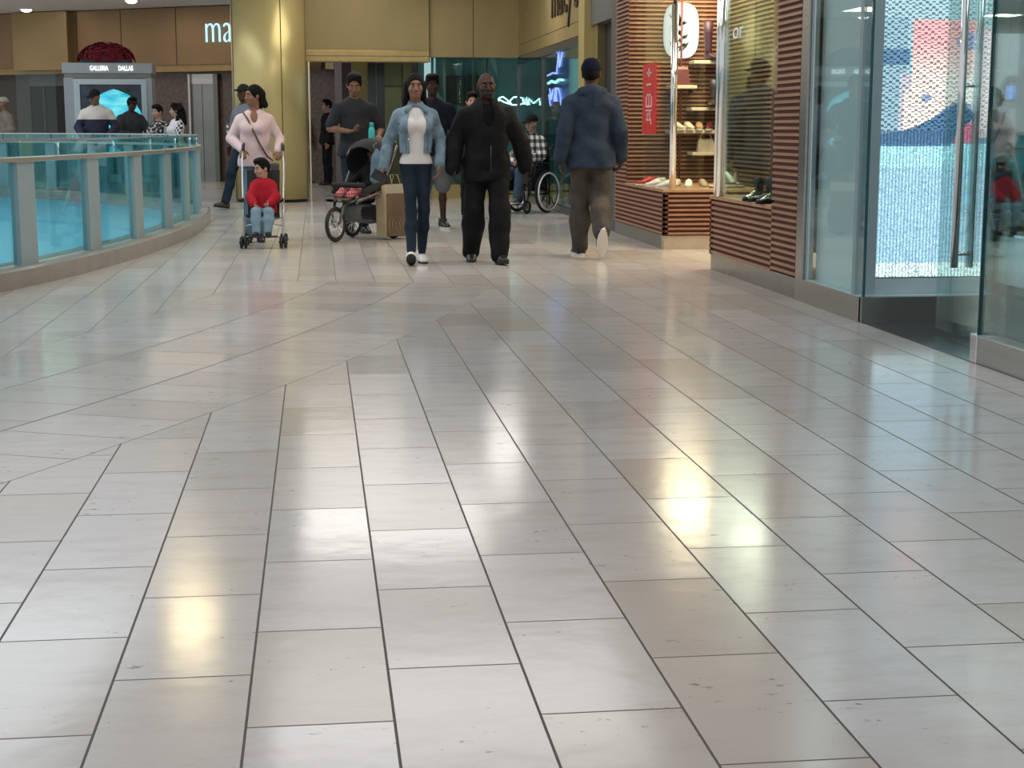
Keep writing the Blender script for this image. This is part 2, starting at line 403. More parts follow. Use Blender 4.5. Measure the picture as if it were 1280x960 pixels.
# ------------------------------------------------------------------ brass column
colm = empty('brass_column', (-.27, 26.62, 0), 0, 'big round gold brass-clad column behind the woman with the stroller', 'column')
mb = MB(); R0 = .615
mb.lathe([(R0, .05), (R0, 3.9)], n=64); mb.build('shaft', M_brass2, colm)
MB().lathe([(R0-.03, 0), (R0-.03, .05)], n=48).build('base_ring', M_black, colm)
for a in (-70, -15, 200):
    x, y = (R0+.002)*math.cos(math.radians(a)), (R0+.002)*math.sin(math.radians(a))
    MB().obox((x, y, .05), (x, y, 3.9), .006, .006).build('seam', M_brassD, colm)

# ------------------------------------------------------------------ brass fascia over the store entrance
fas = empty('brass_fascia', (1.3, 27.0, 2.4), 0, 'brass panelled fascia above the store entrance between the column and the cosmetics window', 'fascia')
o = fas.location
def rb(x0, x1, y0, y1, z0, z1, **k): return rel(MB().box(x0, x1, y0, y1, z0, z1, **k), fas)
rb(.30, 2.40, 26.95, 27.3, 2.50, 3.88).build('panel', M_brass, fas)
rb(.30, 2.40, 26.88, 27.3, 2.31, 2.50, bev=.01).build('lower_ledge', mat('brass_ledge', (.42, .31, .13), .35, .5), fas)
rb(.30, 2.40, 26.876, 26.88, 2.40, 2.408).build('seam', M_brassD, fas)
rb(2.40, 3.94, 27.0, 27.3, 2.40, 3.88).build('panel', M_brass, fas)
rb(3.15, 3.162, 26.996, 27.0, 2.40, 3.88).build('seam', M_brassD, fas)
rb(2.40, 2.415, 26.93, 27.0, 2.31, 3.88).build('seam', M_brassD, fas)
rb(.30, .6, 27.3, 34.8, 2.4, 3.88).build('return_panel', M_brassL, fas)
side = empty('brass_side_fascia', (3.94, 23, 2.42), 0, 'brass fascia running along the right wall over the blue neon window', 'fascia')
rel(MB().box(3.94, 4.3, 20.6, 27.3, 2.42, 3.88), side).build('panel', M_brass, side)
rel(MB().box(3.90, 4.3, 20.15, 20.6, 0, 3.88), side).build('pilaster', M_brass2, side)
rel(MB().box(3.935, 3.94, 20.6, 27.0, 2.60, 2.606), side).build('seam', M_brassD, side)
ds = empty('dark_store_sign', (3.93, 22.0, 2.9), 0, 'dark bronze lower-case store name on the brass side fascia', 'sign')
Mt = Matrix.Translation((0, 0, .17)) @ Matrix.Rotation(-PI/2, 4, 'Z') @ Matrix.Rotation(PI/2, 4, 'X')
text_mesh("macy's", .92, .012, 'letters', mat('dark_bronze', (.05, .03, .018), .4, .4, var=0), Mt, ds, spacing=1.0)

# jamb beside the column
jm = tag(MB().box(.36, .39, 26.9, 26.96, 0, 2.33).build('entrance_jamb', mat('jamb_metal', (.75, .68, .5), .3, .6)), 'thin bright metal jamb edge just right of the gold column', 'jamb')

# ------------------------------------------------------------------ inside the department store entrance
struct(MB().box(.0, 2.3, 41.0, 41.3, 0, 3.9).build('wall_back', mat('store_stone', (.16, .125, .115), .5, 0, var=.15, vscale=3)))
bs = empty('granite_pier', (.9, 38.9, 0), 0, 'dark brown granite pier inside the store entrance behind the young men', 'pier')
MB().box(-.62, -.45, 0, .5, 0, 2.9).build('edge_strip', M_stone2, bs)
MB().box(-.45, .62, 0, .5, 0, 2.3).build('stone_face', mat('granite_mid', (.17, .13, .12), .45, 0, var=.12, vscale=5), bs)
MB().box(-.45, .62, -.02, .5, 2.3, 2.9).build('stone_head', mat('granite_mid2', (.12, .09, .085), .45, 0, var=.12, vscale=5), bs)
bp = empty('brass_pillar', (1.45, 33.0, 0), 0, 'narrow brass pillar inside the entrance behind the grey t-shirt man', 'pillar')
MB().box(-.22, .24, 0, .4, 0, 3.2).build('face', mat('brass_pillar', (.40, .34, .15), .4, .3), bp)
MB().box(.24, .40, .05, .4, 0, 3.2).build('dark_reveal', mat('green_black', (.012, .022, .018), .2, 0, var=0), bp)
gd = empty('entrance_glass_wall', (2.1, 30.6, 0), 0, 'green-tinted glass and brass wall panels inside the entrance', 'glass wall')
MB().box(-.62, -.30, .02, .3, 0, 3.0).build('dark_panel', mat('green_dark_panel', (.035, .05, .042), .15, .2, var=.1), gd)
MB().box(-.47, -.45, -.01, .02, 0, 3.0).build('mullion', M_steelD, gd)
for x0, x1, c in ((-.30, .04, (.16, .175, .085)), (.05, .22, (.24, .215, .11))):
    for z0, z1, k in ((0, .95, .55), (.96, 2.0, 1.0), (2.01, 3.0, .8)):
        MB().box(x0, x1-.008, 0, .3, z0, z1-.008).build('panel', mat('olive_%d_%d' % (x0*10, z0*10), tuple(q*k for q in c), .22, .35, var=.12, vscale=2), gd)
pw = empty('pale_store_fixture', (2.55, 31.2, 0), 0, 'pale bright display column seen behind the denim jacket woman', 'display')
MB().box(-.22, .34, 0, .4, 0, 2.05).build('lower', mat('pale_fixture', (.50, .44, .38), .5, 0), pw)
MB().box(-.22, .34, 0, .4, 2.05, 3.1).build('upper', mat('grey_fixture', (.33, .33, .34), .5, 0), pw)
MB().box(.06, .30, -.02, 0, 1.65, 2.15).build('light_box', emit_mat('shop_light', (.8, .95, 1), 1.2), pw)
struct(MB().box(.6, 6.6, 41.0, 41.3, 0, 3.9).build('wall_back', M_stone2))

# ------------------------------------------------------------------ cosmetics shop on the corner: front window at y = 27.45
cw = empty('cosmetics_shop_window', (2.47, 27.45, 0), 0, 'dark teal corner shop window with white neon letters behind the bald man', 'shop window')
def cb_(x0, x1, y0, y1, z0, z1): return rel(MB().box(x0, x1, y0, y1, z0, z1), cw)
M_tealglass = mat('dark_teal_glass', (.012, .030, .030), .06, .0, var=.25, vscale=.5, spec=.9)
M_gl = glass('clear_glass', (.90, .97, .96), .5)
M_gldark = glass('teal_glass', (.50, .70, .68), .6)
cb_(2.47, 3.98, 27.40, 27.75, 0, .235).build('brass_base', mat('brass_base', (.42, .33, .12), .35, .4), cw)
cb_(2.50, 3.94, 27.47, 27.49, .235, 2.45).build('window_pane', glass('window_teal', (.72, .88, .86), .5), cw)
cb_(2.47, 2.51, 27.42, 27.52, .235, 2.45).build('frame', mat('teal_frame', (.05, .12, .12), .2, .3), cw)
cb_(2.70, 2.72, 27.44, 27.50, .235, 2.45).build('mullion', MATS['teal_frame'], cw)
cb_(3.43, 3.45, 27.46, 27.50, .235, 2.45).build('mullion', M_black, cw)
# inside it: dark interior
cosint = empty('cosmetics_shop_interior', (3.3, 29, 0), 0, 'dark teal interior wall of the corner shop with pale slanted panels', 'interior wall')
MB().box(-.85, 3.2, 1.5, 1.7, 0, 3.5).build('rear_wall', mat('teal_wall', (.06, .15, .145), .5, 0, var=.3, vscale=.9), cosint)
MB().box(-.35, .45, 1.35, 1.5, 1.65, 2.2).build('black_panel', M_black, cosint)
MB().prism([(.25, 3.0), (.50, 3.0), (.62, 2.1)], 'y', .9, 1.0).build('slanted_panel', mat('pale_teal', (.16, .28, .27), .4), cosint)
MB().prism([(-.62, 2.0), (-.30, 1.55), (-.2, 1.1), (-.62, 1.1)], 'y', .9, 1.0).build('slanted_panel', MATS['pale_teal'], cosint)
MB().box(-.80, -.60, .5, .7, 1.75, 2.75).build('light_box', emit_mat('cool_light', (.55, .85, .88), .62), cosint)
MB().box(-.80, -.56, .45, .5, 1.45, 1.52).build('pink_tube', emit_mat('pink_light', (1, .35, .6), .8), cosint)

# glowing tubes standing in for a neon sign's reflection in the window (A C A M)
nz = 1.66
neon = empty('white_neon_sign', (4.07, 28.9, 1.70), 0, 'white neon letters glowing in the dark corner window beside the bald head', 'neon sign')
M_neon = emit_mat('neon_white', (.55, 1.0, .97), 5)
def stroke(pts, nm='letter', m=M_neon, par=neon, r=.013): return MB().tube([(p[0]*.68, 0, p[1]*.85) for p in pts], r, 6).build(nm, m, par)
stroke([(-.42, -.07), (-.36, .07), (-.27, .09), (-.16, .03), (-.05, -.08)]); stroke([(-.40, .05), (-.25, -.02), (-.10, -.06)])
stroke([(-.08+.0, -.02), (-.02, -.08), (.18, -.085), (.30, -.03), (.26, .06), (.16, .09), (.02, .08), (-.06, .02), (-.08, -.02)])
stroke([(.26, .02), (.36, -.07), (.40, -.08)]); stroke([(.28, -.07), (.38, .08), (.40, -.09)])
stroke([(.42, -.08), (.44, .05), (.56, -.05), (.72, .06), (.74, -.09)])

for x in (-.25, .45): MB().tube([(x, 0, .08), (x, 0, 2.18)], .003, 5).build('hanging_wire', M_steelD, neon)
# side window with the blue neon, x = 3.95, y 19.75 .. 27.3
sw = empty('neon_side_window', (3.96, 23, 0), 0, 'long side window of the corner shop with blue neon star behind the wheelchair', 'shop window')
def sb_(x0, x1, y0, y1, z0, z1): return rel(MB().box(x0, x1, y0, y1, z0, z1), sw)
sb_(3.95, 4.05, 20.6, 27.4, 0, .10).build('base', M_steelD, sw)
sb_(3.97, 3.985, 20.6, 27.3, .10, 2.30).build('window_pane', M_gl, sw)
sb_(3.95, 4.05, 20.6, 27.3, 2.30, 2.42).build('head_frame', mat('blue_black_frame', (.02, .05, .10), .1, .5, var=.1), sw)
for y in (24.3, 27.35): sb_(3.95, 4.0, y-.03, y+.03, .1, 2.3).build('mullion', M_steelD, sw)
si = empty('side_window_display', (4.5, 23, 0), 0, 'blue curtain and dark backing behind the blue neon in the side window', 'display')
mb = MB()
for k in range(84):
    y = -2.35+k*.05; x = .08*math.sin(k*1.35)
    mb.tube([(.42+x*.3, y, .1), (.42+x*.3, y, 2.3)], .032, 6)
mb.build('curtain', mat('blue_curtain', (.10, .24, .38), .5, 0, var=.1), si)
MB().box(-.04, 0.0, 1.75, 3.9, .1, 2.3).build('dark_board', mat('navy_board', (.008, .012, .05), .5), si)
MB().box(.55, .6, -2.4, 4.0, 0, 2.38).build('rear_wall', mat('display_back', (.05, .085, .09), .5), si)
MB().box(-.4, .6, -2.4, -2.38, 0, 2.38).build('end_wall', MATS['display_back'], si)
bn = empty('blue_neon_sign', (4.36, 25.75, 1.78), 0, 'blue neon star and scribble hanging in the side window above the blond woman', 'neon sign')
M_nb = emit_mat('neon_blue', (.22, .28, 1.0), 5.0); M_nc = emit_mat('neon_cyan', (.35, .75, 1.0), 3.5)
def st2(pts, m=M_nb, nm='tube', r=.012): return MB().tube([(0, -p[0], p[1]) for p in pts], r, 6).build(nm, m, bn)
st2([(-.75, .30), (-.2, .33), (.25, .30), (.45, .62), (.55, .40), (.85, .62)])
st2([(-.7, .17), (-.3, .20), (.1, .16), (.5, .20), (.9, .18)], M_nc, r=.02)
st2([(-.6, -.02), (-.2, -.40), (.1, -.05), (.25, .05), (.1, -.3), (-.1, -.5)])
st2([(.35+.38*math.cos(a), -.25+.32*math.sin(a)) for a in [k*PI/8 for k in range(17)]])
st2([(.1, .08), (.3, -.2), (.6, -.45)]); st2([(-.5, .08), (-.35, -.1), (-.1, .06)])
st2([(.5, -.5), (.5, -.75)]); st2([(-.7, -.75), (-.7, -1.05), (-.6, -1.1)])
st2([(-.8, .98), (-.5, 1.0), (-.2, .98)])

# grey portal, dark door and pillar between the side window and the shoe shop
gp = empty('grey_portal', (3.98, 18.9, 0), 0, 'dark doorway in a grey metal portal behind the blue hoodie man', 'doorway')
def gb_(x0, x1, y0, y1, z0, z1): return rel(MB().box(x0, x1, y0, y1, z0, z1), gp)
gb_(3.98, 4.1, 18.6, 20.14, 2.50, 3.88).build('head_panel', M_grey, gp)
gb_(3.96, 4.25, 18.12, 18.6, 0, 3.88).build('pillar', mat('grey_pillar', (.105, .108, .115), .4, .3), gp)
gb_(4.12, 4.16, 18.6, 19.85, 0, 2.5).build('door_leaf', M_dark, gp)
gb_(4.02, 4.2, 19.85, 20.14, 0, 2.5).build('brass_jamb', mat('brass_dim', (.22, .18, .08), .4, .4), gp)
# ------------------------------------------------------------------ shoe shop, slatted timber front
M_slat = mat('slat_timber', (.33, .175, .112), .45, 0, var=.16, vscale=9, stretch=(1, .2, 4))
M_slatback = mat('slat_gap', (.105, .036, .022), .8, 0, var=0)
M_ledge = mat('ledge_timber', (.42, .24, .13), .4, 0, var=.12, vscale=8)
M_plinth = mat('plinth_steel', (.36, .35, .33), .3, .85, var=.05)
PITCH = .047
def slats(mb, axis, c, a, b, z0, z1, thick=.022, flip=1):
    """horizontal slats on a face: axis 'x' = face at x=c running along y a..b"""
    n = int((z1-z0)/PITCH)
    for k in range(n):
        z = z0+k*PITCH+.012
        if axis == 'x': mb.box(min(c, c+flip*thick), max(c, c+flip*thick), a, b, z, z+.021)
        else: mb.box(a, b, min(c, c+flip*thick), max(c, c+flip*thick), z, z+.021)
    return mb
def slatwall(name, axis, c, a, b, z0, z1, parent, flip=1, depth=.05):
    off = parent.location
    m1 = slats(MB(), axis, c, a, b, z0, z1, flip=flip)
    m1.v = [(p[0]-off.x, p[1]-off.y, p[2]-off.z) for p in m1.v]
    o = m1.build(name, M_slat, parent)
    lo, hi = sorted((c+flip*.018, c+flip*depth))
    m2 = MB().box(lo, hi, a, b, z0, z1) if axis == 'x' else MB().box(a, b, lo, hi, z0, z1)
    m2.v = [(p[0]-off.x, p[1]-off.y, p[2]-off.z) for p in m2.v]
    m2.build('backing', M_slatback, o)
    return o
def R(par, *a, **k): return rel(MB().box(*a, **k), par)
ZT = 3.3
bay1 = empty('slatted_shop_bay', (3.92, 15.46, 0), 0, 'farther slatted timber display bay with the red poster, right of the blue hoodie man', 'shop front')
slatwall('slatted_pilaster', 'x', 3.92, 17.45, 18.10, .14, ZT, bay1)
slatwall('slatted_bulkhead', 'x', 3.92, 15.46, 17.45, .14, .575, bay1)
slatwall('slatted_bulkhead', 'y', 15.46, 3.92, 4.95, .14, .575, bay1)
R(bay1, 3.915, 4.97, 15.455, 17.46, .575, .605, bev=.004).build('ledge', M_ledge, bay1)
R(bay1, 3.935, 4.2, 15.61, 18.10, 0, .14).build('plinth', M_plinth, bay1)
R(bay1, 3.935, 4.95, 15.475, 15.6, 0, .138).build('plinth', mat('plinth_beige', (.55, .47, .36), .35, .4), bay1)
slatwall('slatted_rear_wall', 'y', 17.44, 3.94, 5.6, .6, ZT, bay1)
slatwall('slatted_side_wall', 'x', 5.0, 15.5, 17.44, .6, ZT, bay1)
R(bay1, 3.96, 5.0, 15.5, 17.5, 2.95, 3.3).build('header', mat('shop_white', (.6, .56, .5), .7), bay1)
R(bay1, 4.03, 4.038, 15.55, 17.44, .605, 2.95).build('window_pane', M_gl, bay1)
R(bay1, 4.03, 4.95, 15.53, 15.538, .605, 2.95).build('window_pane', M_gl, bay1)
MB().tube([(.105, .07, .605), (.105, .07, 2.42)], .035, 12).build('corner_post', M_chrome, bay1)
MB().tube([(.105, .07, 2.42), (.105, .07, 2.48)], .02, 8).build('post_cap', M_black, bay1)

# red poster
rp = empty('red_poster', (4.02, 16.65, 1.52), 0, 'narrow red poster with faint white vertical lettering on the farther slatted bay', 'poster')
MB().box(-.012, 0, -.32, .33, -.37, .37).build('sheet', mat('poster_red', (.62, .03, .035), .4, 0, var=.03), rp)
M_pw = mat('poster_white', (.75, .5, .48), .6, 0, var=0)
mb = MB()
for (y0, y1, z0, z1) in ((-.12, .1, .26, .28), (-.02, .02, .23, .32), (-.1, .12, .14, .16), (-.16, .14, .05, .03), (-.16, -.12, -.07, .05), (-.03, .0, -.07, .05), (.1, .14, -.07, .05), (-.16, .14, -.09, -.07),
                         (-.17, .15, -.13, -.115), (-.08, -.05, -.22, -.12), (-.1, .1, -.17, -.155), (.05, .08, -.22, -.15), (-.1, .12, -.23, -.215), (-.14, -.1, -.27, -.21)):
    mb.box(-.015, -.012, y0, y1, min(z0, z1), max(z0, z1))
mb.build('lettering', M_pw, rp)

# lamps of the shop
lamp('shop_spot', (4.55, 16.5, 2.9), .7, 70, (1, .74, .46), size_y=1.4)
lamp('shop_spot', (4.9, 14.4, 2.9), .9, 105, (1, .80, .56), size_y=1.2)
lamp('shop_spot', (4.4, 12.3, 2.9), .4, 14, (1, .84, .62), size_y=1.4)

# wall shelves at the back of the farther bay
M_shelf = mat('shelf_cream', (.72, .62, .48), .5)
SH = []
for zz, xa, xb in ((1.93, 4.62, 5.0), (1.66, 4.36, 4.66), (1.42, 4.60, 5.0), (1.17, 4.36, 5.0), (.93, 4.62, 5.0)):
    o = empty('wall_shelf', ((xa+xb)/2, 17.28, zz)); SH.append(o)
    MB().box((xa-xb)/2, (xb-xa)/2, -.12, .14, -.018, .018, bev=.004).build('board', M_shelf, o)
    MB().box((xa-xb)/2+.02, (xa-xb)/2+.04, -.08, .14, -.06, -.018).build('bracket', M_steelD, o)
    MB().box((xb-xa)/2-.04, (xb-xa)/2-.02, -.08, .14, -.06, -.018).build('bracket', M_steelD, o)
for o, l in zip(SH, ('topmost cream shelf on the slatted wall, under the tall boot', 'second highest cream shelf on the slatted wall, left side, under a dark handbag', 'cream shelf at mid height on the slatted wall, right side',
                     'long cream shelf on the slatted wall holding pale shoes', 'lowest cream shelf on the slatted wall holding one pale bag')):
    tag(o, l, 'shelf', 'cream shelves on the slatted wall')
tag(MB().tube([(4.52, 17.36, .6), (4.52, 17.36, 2.95)], .012, 8).build('shelf_upright', mat('dark_red_metal', (.16, .03, .02), .4), None), 'thin dark red upright rail on the slatted rear wall', 'rail')

def shoe_mb(L=.24, H=.085, Wd=.08, heel=.0, shaft=0):
    """a low shoe pointing to -y, heel at y=0"""
    mb = MB(); n = 10; rings = []
    for i in range(n+1):
        t = i/n; y = -t*L; w = Wd*.5*(.75+.3*math.sin(PI*min(1, t*1.05))) * (1 if t < .85 else math.sqrt(max(.02, 1-((t-.85)/.16)**2)))
        h = H*(1 if t < .3 else 1-.55*min(1, (t-.3)/.45)) * (1 if t < .9 else .8)
        z0 = heel*max(0, 1-t/.55); rings.append([(w*math.cos(a), y, z0+.008+h*.5+h*.5*math.sin(a)) for a in [2*PI*k/10 for k in range(10)]])
    vs = [p for r in rings for p in r]; fs = [(i*10+k, i*10+(k+1) % 10, (i+1)*10+(k+1) % 10, (i+1)*10+k) for i in range(n) for k in range(10)]
    fs += [tuple(range(9, -1, -1)), tuple(n*10+k for k in range(10))]
    mb.add(vs, fs, True)
    if shaft: mb.tube([(0, -.035, heel+.04), (0, -.035, heel+shaft)], [.042, .05], 12)
    return mb
def sole_mb(L=.24, Wd=.085, heel=0):
    mb = MB(); pts = []
    for k in range(20):
        a = 2*PI*k/20; x = Wd/2*math.cos(a)*(1 if math.sin(a) > 0 else .85); y = -L/2-L/2*math.sin(a)*1.03; pts.append((x, y))
    return mb.prism(pts, 'z', 0, .014) if not heel else mb.prism(pts[1:10], 'z', 0, .01).box(-.02, .02, -.05, 0, 0, heel)
def display_shoe(name, loc, rz, m, sole_m, label, group, cat='shoe', **k):
    o = empty(name, loc, rz, label, cat, group)
    shoe_mb(**k).build('upper', m, o); sole_mb(k.get('L', .24)).build('sole', sole_m, o)
    return o
M_red = mat('red_leather', (.55, .03, .04), .3, 0, var=0); M_white = mat('white_leather', (.85, .82, .78), .35, 0, var=0)
M_tan = mat('tan_leather', (.42, .26, .15), .4, 0); M_pale = mat('pale_canvas', (.60, .50, .38), .6); M_bl = mat('black_leather', (.012, .012, .014), .12, 0, var=0, spec=.8)
M_mar = mat('maroon_leather', (.13, .02, .025), .35, 0)
for i, (x, y, m, nm) in enumerate(((4.10, 16.75, M_red, 'red shoe at the far end of the window ledge under the poster'), (4.13, 16.38, M_white, 'white shoe on the window ledge, farther of the two white ones beside the red shoes'),
                                   (4.20, 16.1, M_red, 'red shoe on the window ledge between two white shoes'), (4.12, 15.85, M_white, 'white shoe on the window ledge nearest the left of the chrome corner post'))):
    display_shoe('low_shoe', (x, y, .605), -1.2, m, M_white, nm, 'shoes on the left window ledge', L=.23)
for i, (x, m, nm) in enumerate(((4.16, M_pale, 'pale beige shoe on the ledge just right of the corner post'), (4.27, M_white, 'white shoe on the ledge second to the right of the corner post'), (4.40, M_tan, 'tan shoe on the ledge third to the right of the corner post'))):
    display_shoe('low_shoe', (x, 15.85, .605), -.5+i*.25, m, M_white, nm, 'shoes on the right window ledge')
tag(MB().lathe([(.20, 0), (.215, .012), (.215, .022)], (4.66, 15.95, .605), n=28).build('display_tray', M_shelf), 'round cream display tray on the ledge in the farther bay', 'tray')
for i, (x, rz, m, nm) in enumerate(((4.58, .9, M_mar, 'maroon heeled shoe on the round tray, left one'), (4.70, .4, M_white, 'white heeled shoe on the round tray, middle one'), (4.80, -.3, M_mar, 'maroon heeled shoe on the round tray, right one'))):
    o = empty('heeled_shoe', (x, 16.0, .63), rz, nm, 'shoe', 'heeled shoes on the round tray')
    shoe_mb(L=.21, H=.06, Wd=.07, heel=.07).build('upper', m, o); MB().tube([(0, -.02, .07), (0, -.015, 0)], [.012, .006], 8).build('heel', m, o)
for i, (x, m, w_) in enumerate(((4.42, M_pale, 'leftmost'), (4.56, M_pale, 'second from the left'), (4.70, M_tan, 'third from the left'), (4.84, M_mar, 'rightmost'))):
    display_shoe('low_shoe', (x, 17.25, 1.19), .5-.3*i, m, M_white, w_+' shoe of the row on the long cream shelf', 'shoes on the long shelf', L=.2)
def handbag(loc, m, label, w=.2, h=.16, rz=0):
    o = empty('handbag', loc, rz, label, 'handbag')
    mb = MB(); vs = [(sx*w/2*k, sy*.045*k2, z) for z, k, k2 in ((0, 1, 1), (h*.85, .86, .7), (h, .7, .3)) for sx, sy in ((-1, -1), (1, -1), (1, 1), (-1, 1))]
    fs = [(3, 2, 1, 0), (8, 9, 10, 11)]+[(i*4+k, i*4+(k+1) % 4, (i+1)*4+(k+1) % 4, (i+1)*4+k) for i in range(2) for k in range(4)]
    mb.add(vs, fs).build('body', m, o)
    MB().tube([(w*.3*math.cos(a), 0, h+.09*math.sin(a)) for a in [PI*k/10 for k in range(11)]], .007, 6).build('handle', m, o)
    return o
handbag((4.50, 17.25, 1.68), M_mar, 'dark maroon handbag on the second highest shelf', .17, .20)
handbag((4.79, 17.25, .95), M_pale, 'pale canvas handbag on the lowest shelf', .2, .14)
def boot(loc, rz, m, label, shaft=.36, r=(.045, .058), group=None):
    o = empty('tall_boot', loc, rz, label, 'boot', group)
    shoe_mb(L=.24, H=.08, Wd=.085).build('foot', m, o)
    MB().tube([(0, -.04, .04), (0, -.04, .12), (0, -.035, shaft*.7), (0, -.035, shaft)], [.042, .038, r[0]*1.1, r[1]], 14).build('shaft', m, o)
    sole_mb(.25).build('sole', M_black, o); return o
boot((4.77, 17.26, 1.95), .6, mat('plum_leather', (.06, .025, .05), .4, 0), 'tall plum boot on the topmost shelf beside the lit picture', .42)
boot((4.88, 17.24, 1.44), -.5, mat('charcoal_leather', (.05, .04, .045), .4, 0), 'dark charcoal boot on the mid-height shelf', .30)
# illuminated picture
ip = empty('lit_picture', (4.52, 17.38, 2.28), 0, 'glowing white round-cornered picture with a dark plant on the slatted wall', 'picture')
MB().prism([(.20*math.cos(a)*abs(math.cos(a))**-.35 if abs(math.cos(a)) > .02 else 0, .30*math.sin(a)*(abs(math.sin(a))**-.35 if abs(math.sin(a)) > .02 else 0)) for a in [2*PI*k/40 for k in range(40)]], 'y', 0, .02).build('light_face', emit_mat('picture_glow', (1, .97, .92), 1.35), ip)
mb = MB()
rr = random.Random(3)
for k in range(26):
    a = rr.uniform(.2, 2.6); L = rr.uniform(.06, .16); cx, cz = -.10+rr.uniform(0, .12), -.24+rr.uniform(0, .3)
    d = Vector((math.cos(a), math.sin(a))); nrm = Vector((-d.y, d.x))
    mb.prism([(cx, cz), (cx+d.x*L*.5+nrm.x*.016, cz+d.y*L*.5+nrm.y*.016), (cx+d.x*L, cz+d.y*L), (cx+d.x*L*.5-nrm.x*.016, cz+d.y*L*.5-nrm.y*.016)], 'y', -.008, -.002)
mb.build('plant_motif', mat('motif_dark', (.03, .045, .03), .8, 0, var=0), ip)

# nearer bay, y 10.80 .. 13.30
bay2 = empty('slatted_shop_bay', (3.85, 13.30, 0), 0, 'nearer slatted timber display bay with black boots, left of the steel showcase', 'shop front')
slatwall('slatted_pier', 'x', 3.85, 10.82, 11.44, .155, ZT, bay2)
slatwall('slatted_bulkhead', 'x', 3.85, 11.44, 13.30, .135, .61, bay2)
slatwall('slatted_bulkhead', 'y', 13.30, 3.85, 4.9, .135, .61, bay2, flip=-1)
slatwall('slatted_pier_side', 'y', 11.44, 3.87, 4.3, .62, ZT, bay2, flip=-1)
R(bay2, 3.845, 4.9, 11.44, 13.31, .61, .64, bev=.004).build('ledge', M_ledge, bay2)
R(bay2, 3.862, 4.1, 10.82, 13.28, 0, .15).build('plinth', M_plinth, bay2)
R(bay2, 3.87, 3.878, 11.46, 13.24, .64, 2.95).build('window_pane', M_gl, bay2)
R(bay2, 3.87, 4.9, 13.24, 13.248, .64, 2.95).build('window_pane', M_gl, bay2)
R(bay2, 3.86, 4.9, 11.44, 13.3, 2.95, 3.3).build('header', MATS['shop_white'], bay2)
for x, y, r in ((.02, -.27, .036), (.03, -.08, .022)):
    MB().tube([(x, y, .64), (x, y, 2.95)], r, 12).build('window_post', M_chrome, bay2)
MB().box(.98, 1.05, -1.86, 0, .6, 3.3).build('rear_wall', mat('cream_wall', (.50, .42, .27), .6, 0, var=.05), bay2)
st = tag(text_mesh('or', .19, .002, 'glass_lettering', mat('frosted_letter', (.8, .8, .78), .4, 0, var=0), Matrix.Translation((3.862, 12.55, 1.985)) @ Matrix.Rotation(-PI/2, 4, 'Z') @ Matrix.Rotation(PI/2, 4, 'X') @ Matrix.Scale(1.9, 4, (1, 0, 0))), 'thin white letters on the window of the nearer slatted bay', 'lettering')
boot((4.02, 12.30, .64), -.9, M_bl, 'glossy black ankle boot on the nearer ledge, left one of three', .18, group='black boots on the nearer ledge')
boot((4.06, 12.08, .64), -1.3, M_bl, 'glossy black ankle boot on the nearer ledge, middle one of three', .18, group='black boots on the nearer ledge')
boot((4.00, 11.78, .64), -1.0, M_bl, 'black boot on the nearer ledge, closest to the slatted pier', .20, group='black boots on the nearer ledge')
ds_ = empty('display_stand', (4.02, 11.60, .64), 0, 'thin dark metal display stand beside the black boots', 'stand')
MB().box(-.08, .08, -.08, .08, 0, .012).build('base', M_black, ds_)
MB().tube([(0, 0, 0), (0, 0, .42), (0, -.10, .42)], .007, 8).build('rod', M_black, ds_)
tw = empty('wall_plant_ornament', (4.5, 12.6, 1.35), 0, 'dark leafy wire ornament on the cream panel behind the nearer bay window', 'ornament')
mb = MB(); mb.tube([(0, 0, -.3), (0, 0, .1), (.02, 0, .3)], .006, 6); mb.build('stem', M_black, tw)
mb = MB()
for k in range(9):
    a = rr.uniform(0, PI); z = -.1+k*.045; L = .1
    mb.ell((L*.6*math.cos(a), 0, z+L*.5*math.sin(a)), (.05, .006, .022), 6, Matrix.Rotation(-a, 4, 'Y'))
mb.build('leaf', M_black, tw)
# interior of the shoe shop, between and behind the bays
struct(MB().box(6.3, 6.6, 10.7, 18.6, 0, 3.9).build('wall_right', mat('cream_shop_wall', (.50, .42, .28), .7)))
shopback = empty('shop_back_panel', (5.2, 18.0, 0), 0, 'slatted partition with cream panels deep in the shoe shop', 'partition')
slatwall('slatted_panel', 'y', 18.0, 5.0, 6.3, 0, 3.3, shopback)
R(shopback, 5.05, 5.28, 17.94, 17.99, 1.72, 2.9).build('cream_panel', MATS['cream_wall'], shopback)
R(shopback, 5.05, 5.32, 17.94, 17.99, .3, 1.55).build('cream_panel', MATS['cream_wall'], shopback)
struct(MB().box(4.22, 6.3, 10.83, 18.05, 3.32, 3.42).build('ceiling_shop', MATS['shop_white']))
hd = tag(MB().box(3.93, 4.05, 13.32, 15.44, 2.95, 3.88).build('shop_header', M_ledge), 'plain timber header over the shoe shop entrance gap', 'header')
struct(MB().box(3.93, 4.2, 10.83, 13.3, 3.32, 3.9).build('wall_right', M_ledge)); struct(MB().box(3.93, 4.2, 15.46, 18.1, 3.3, 3.9).build('wall_right', M_ledge))

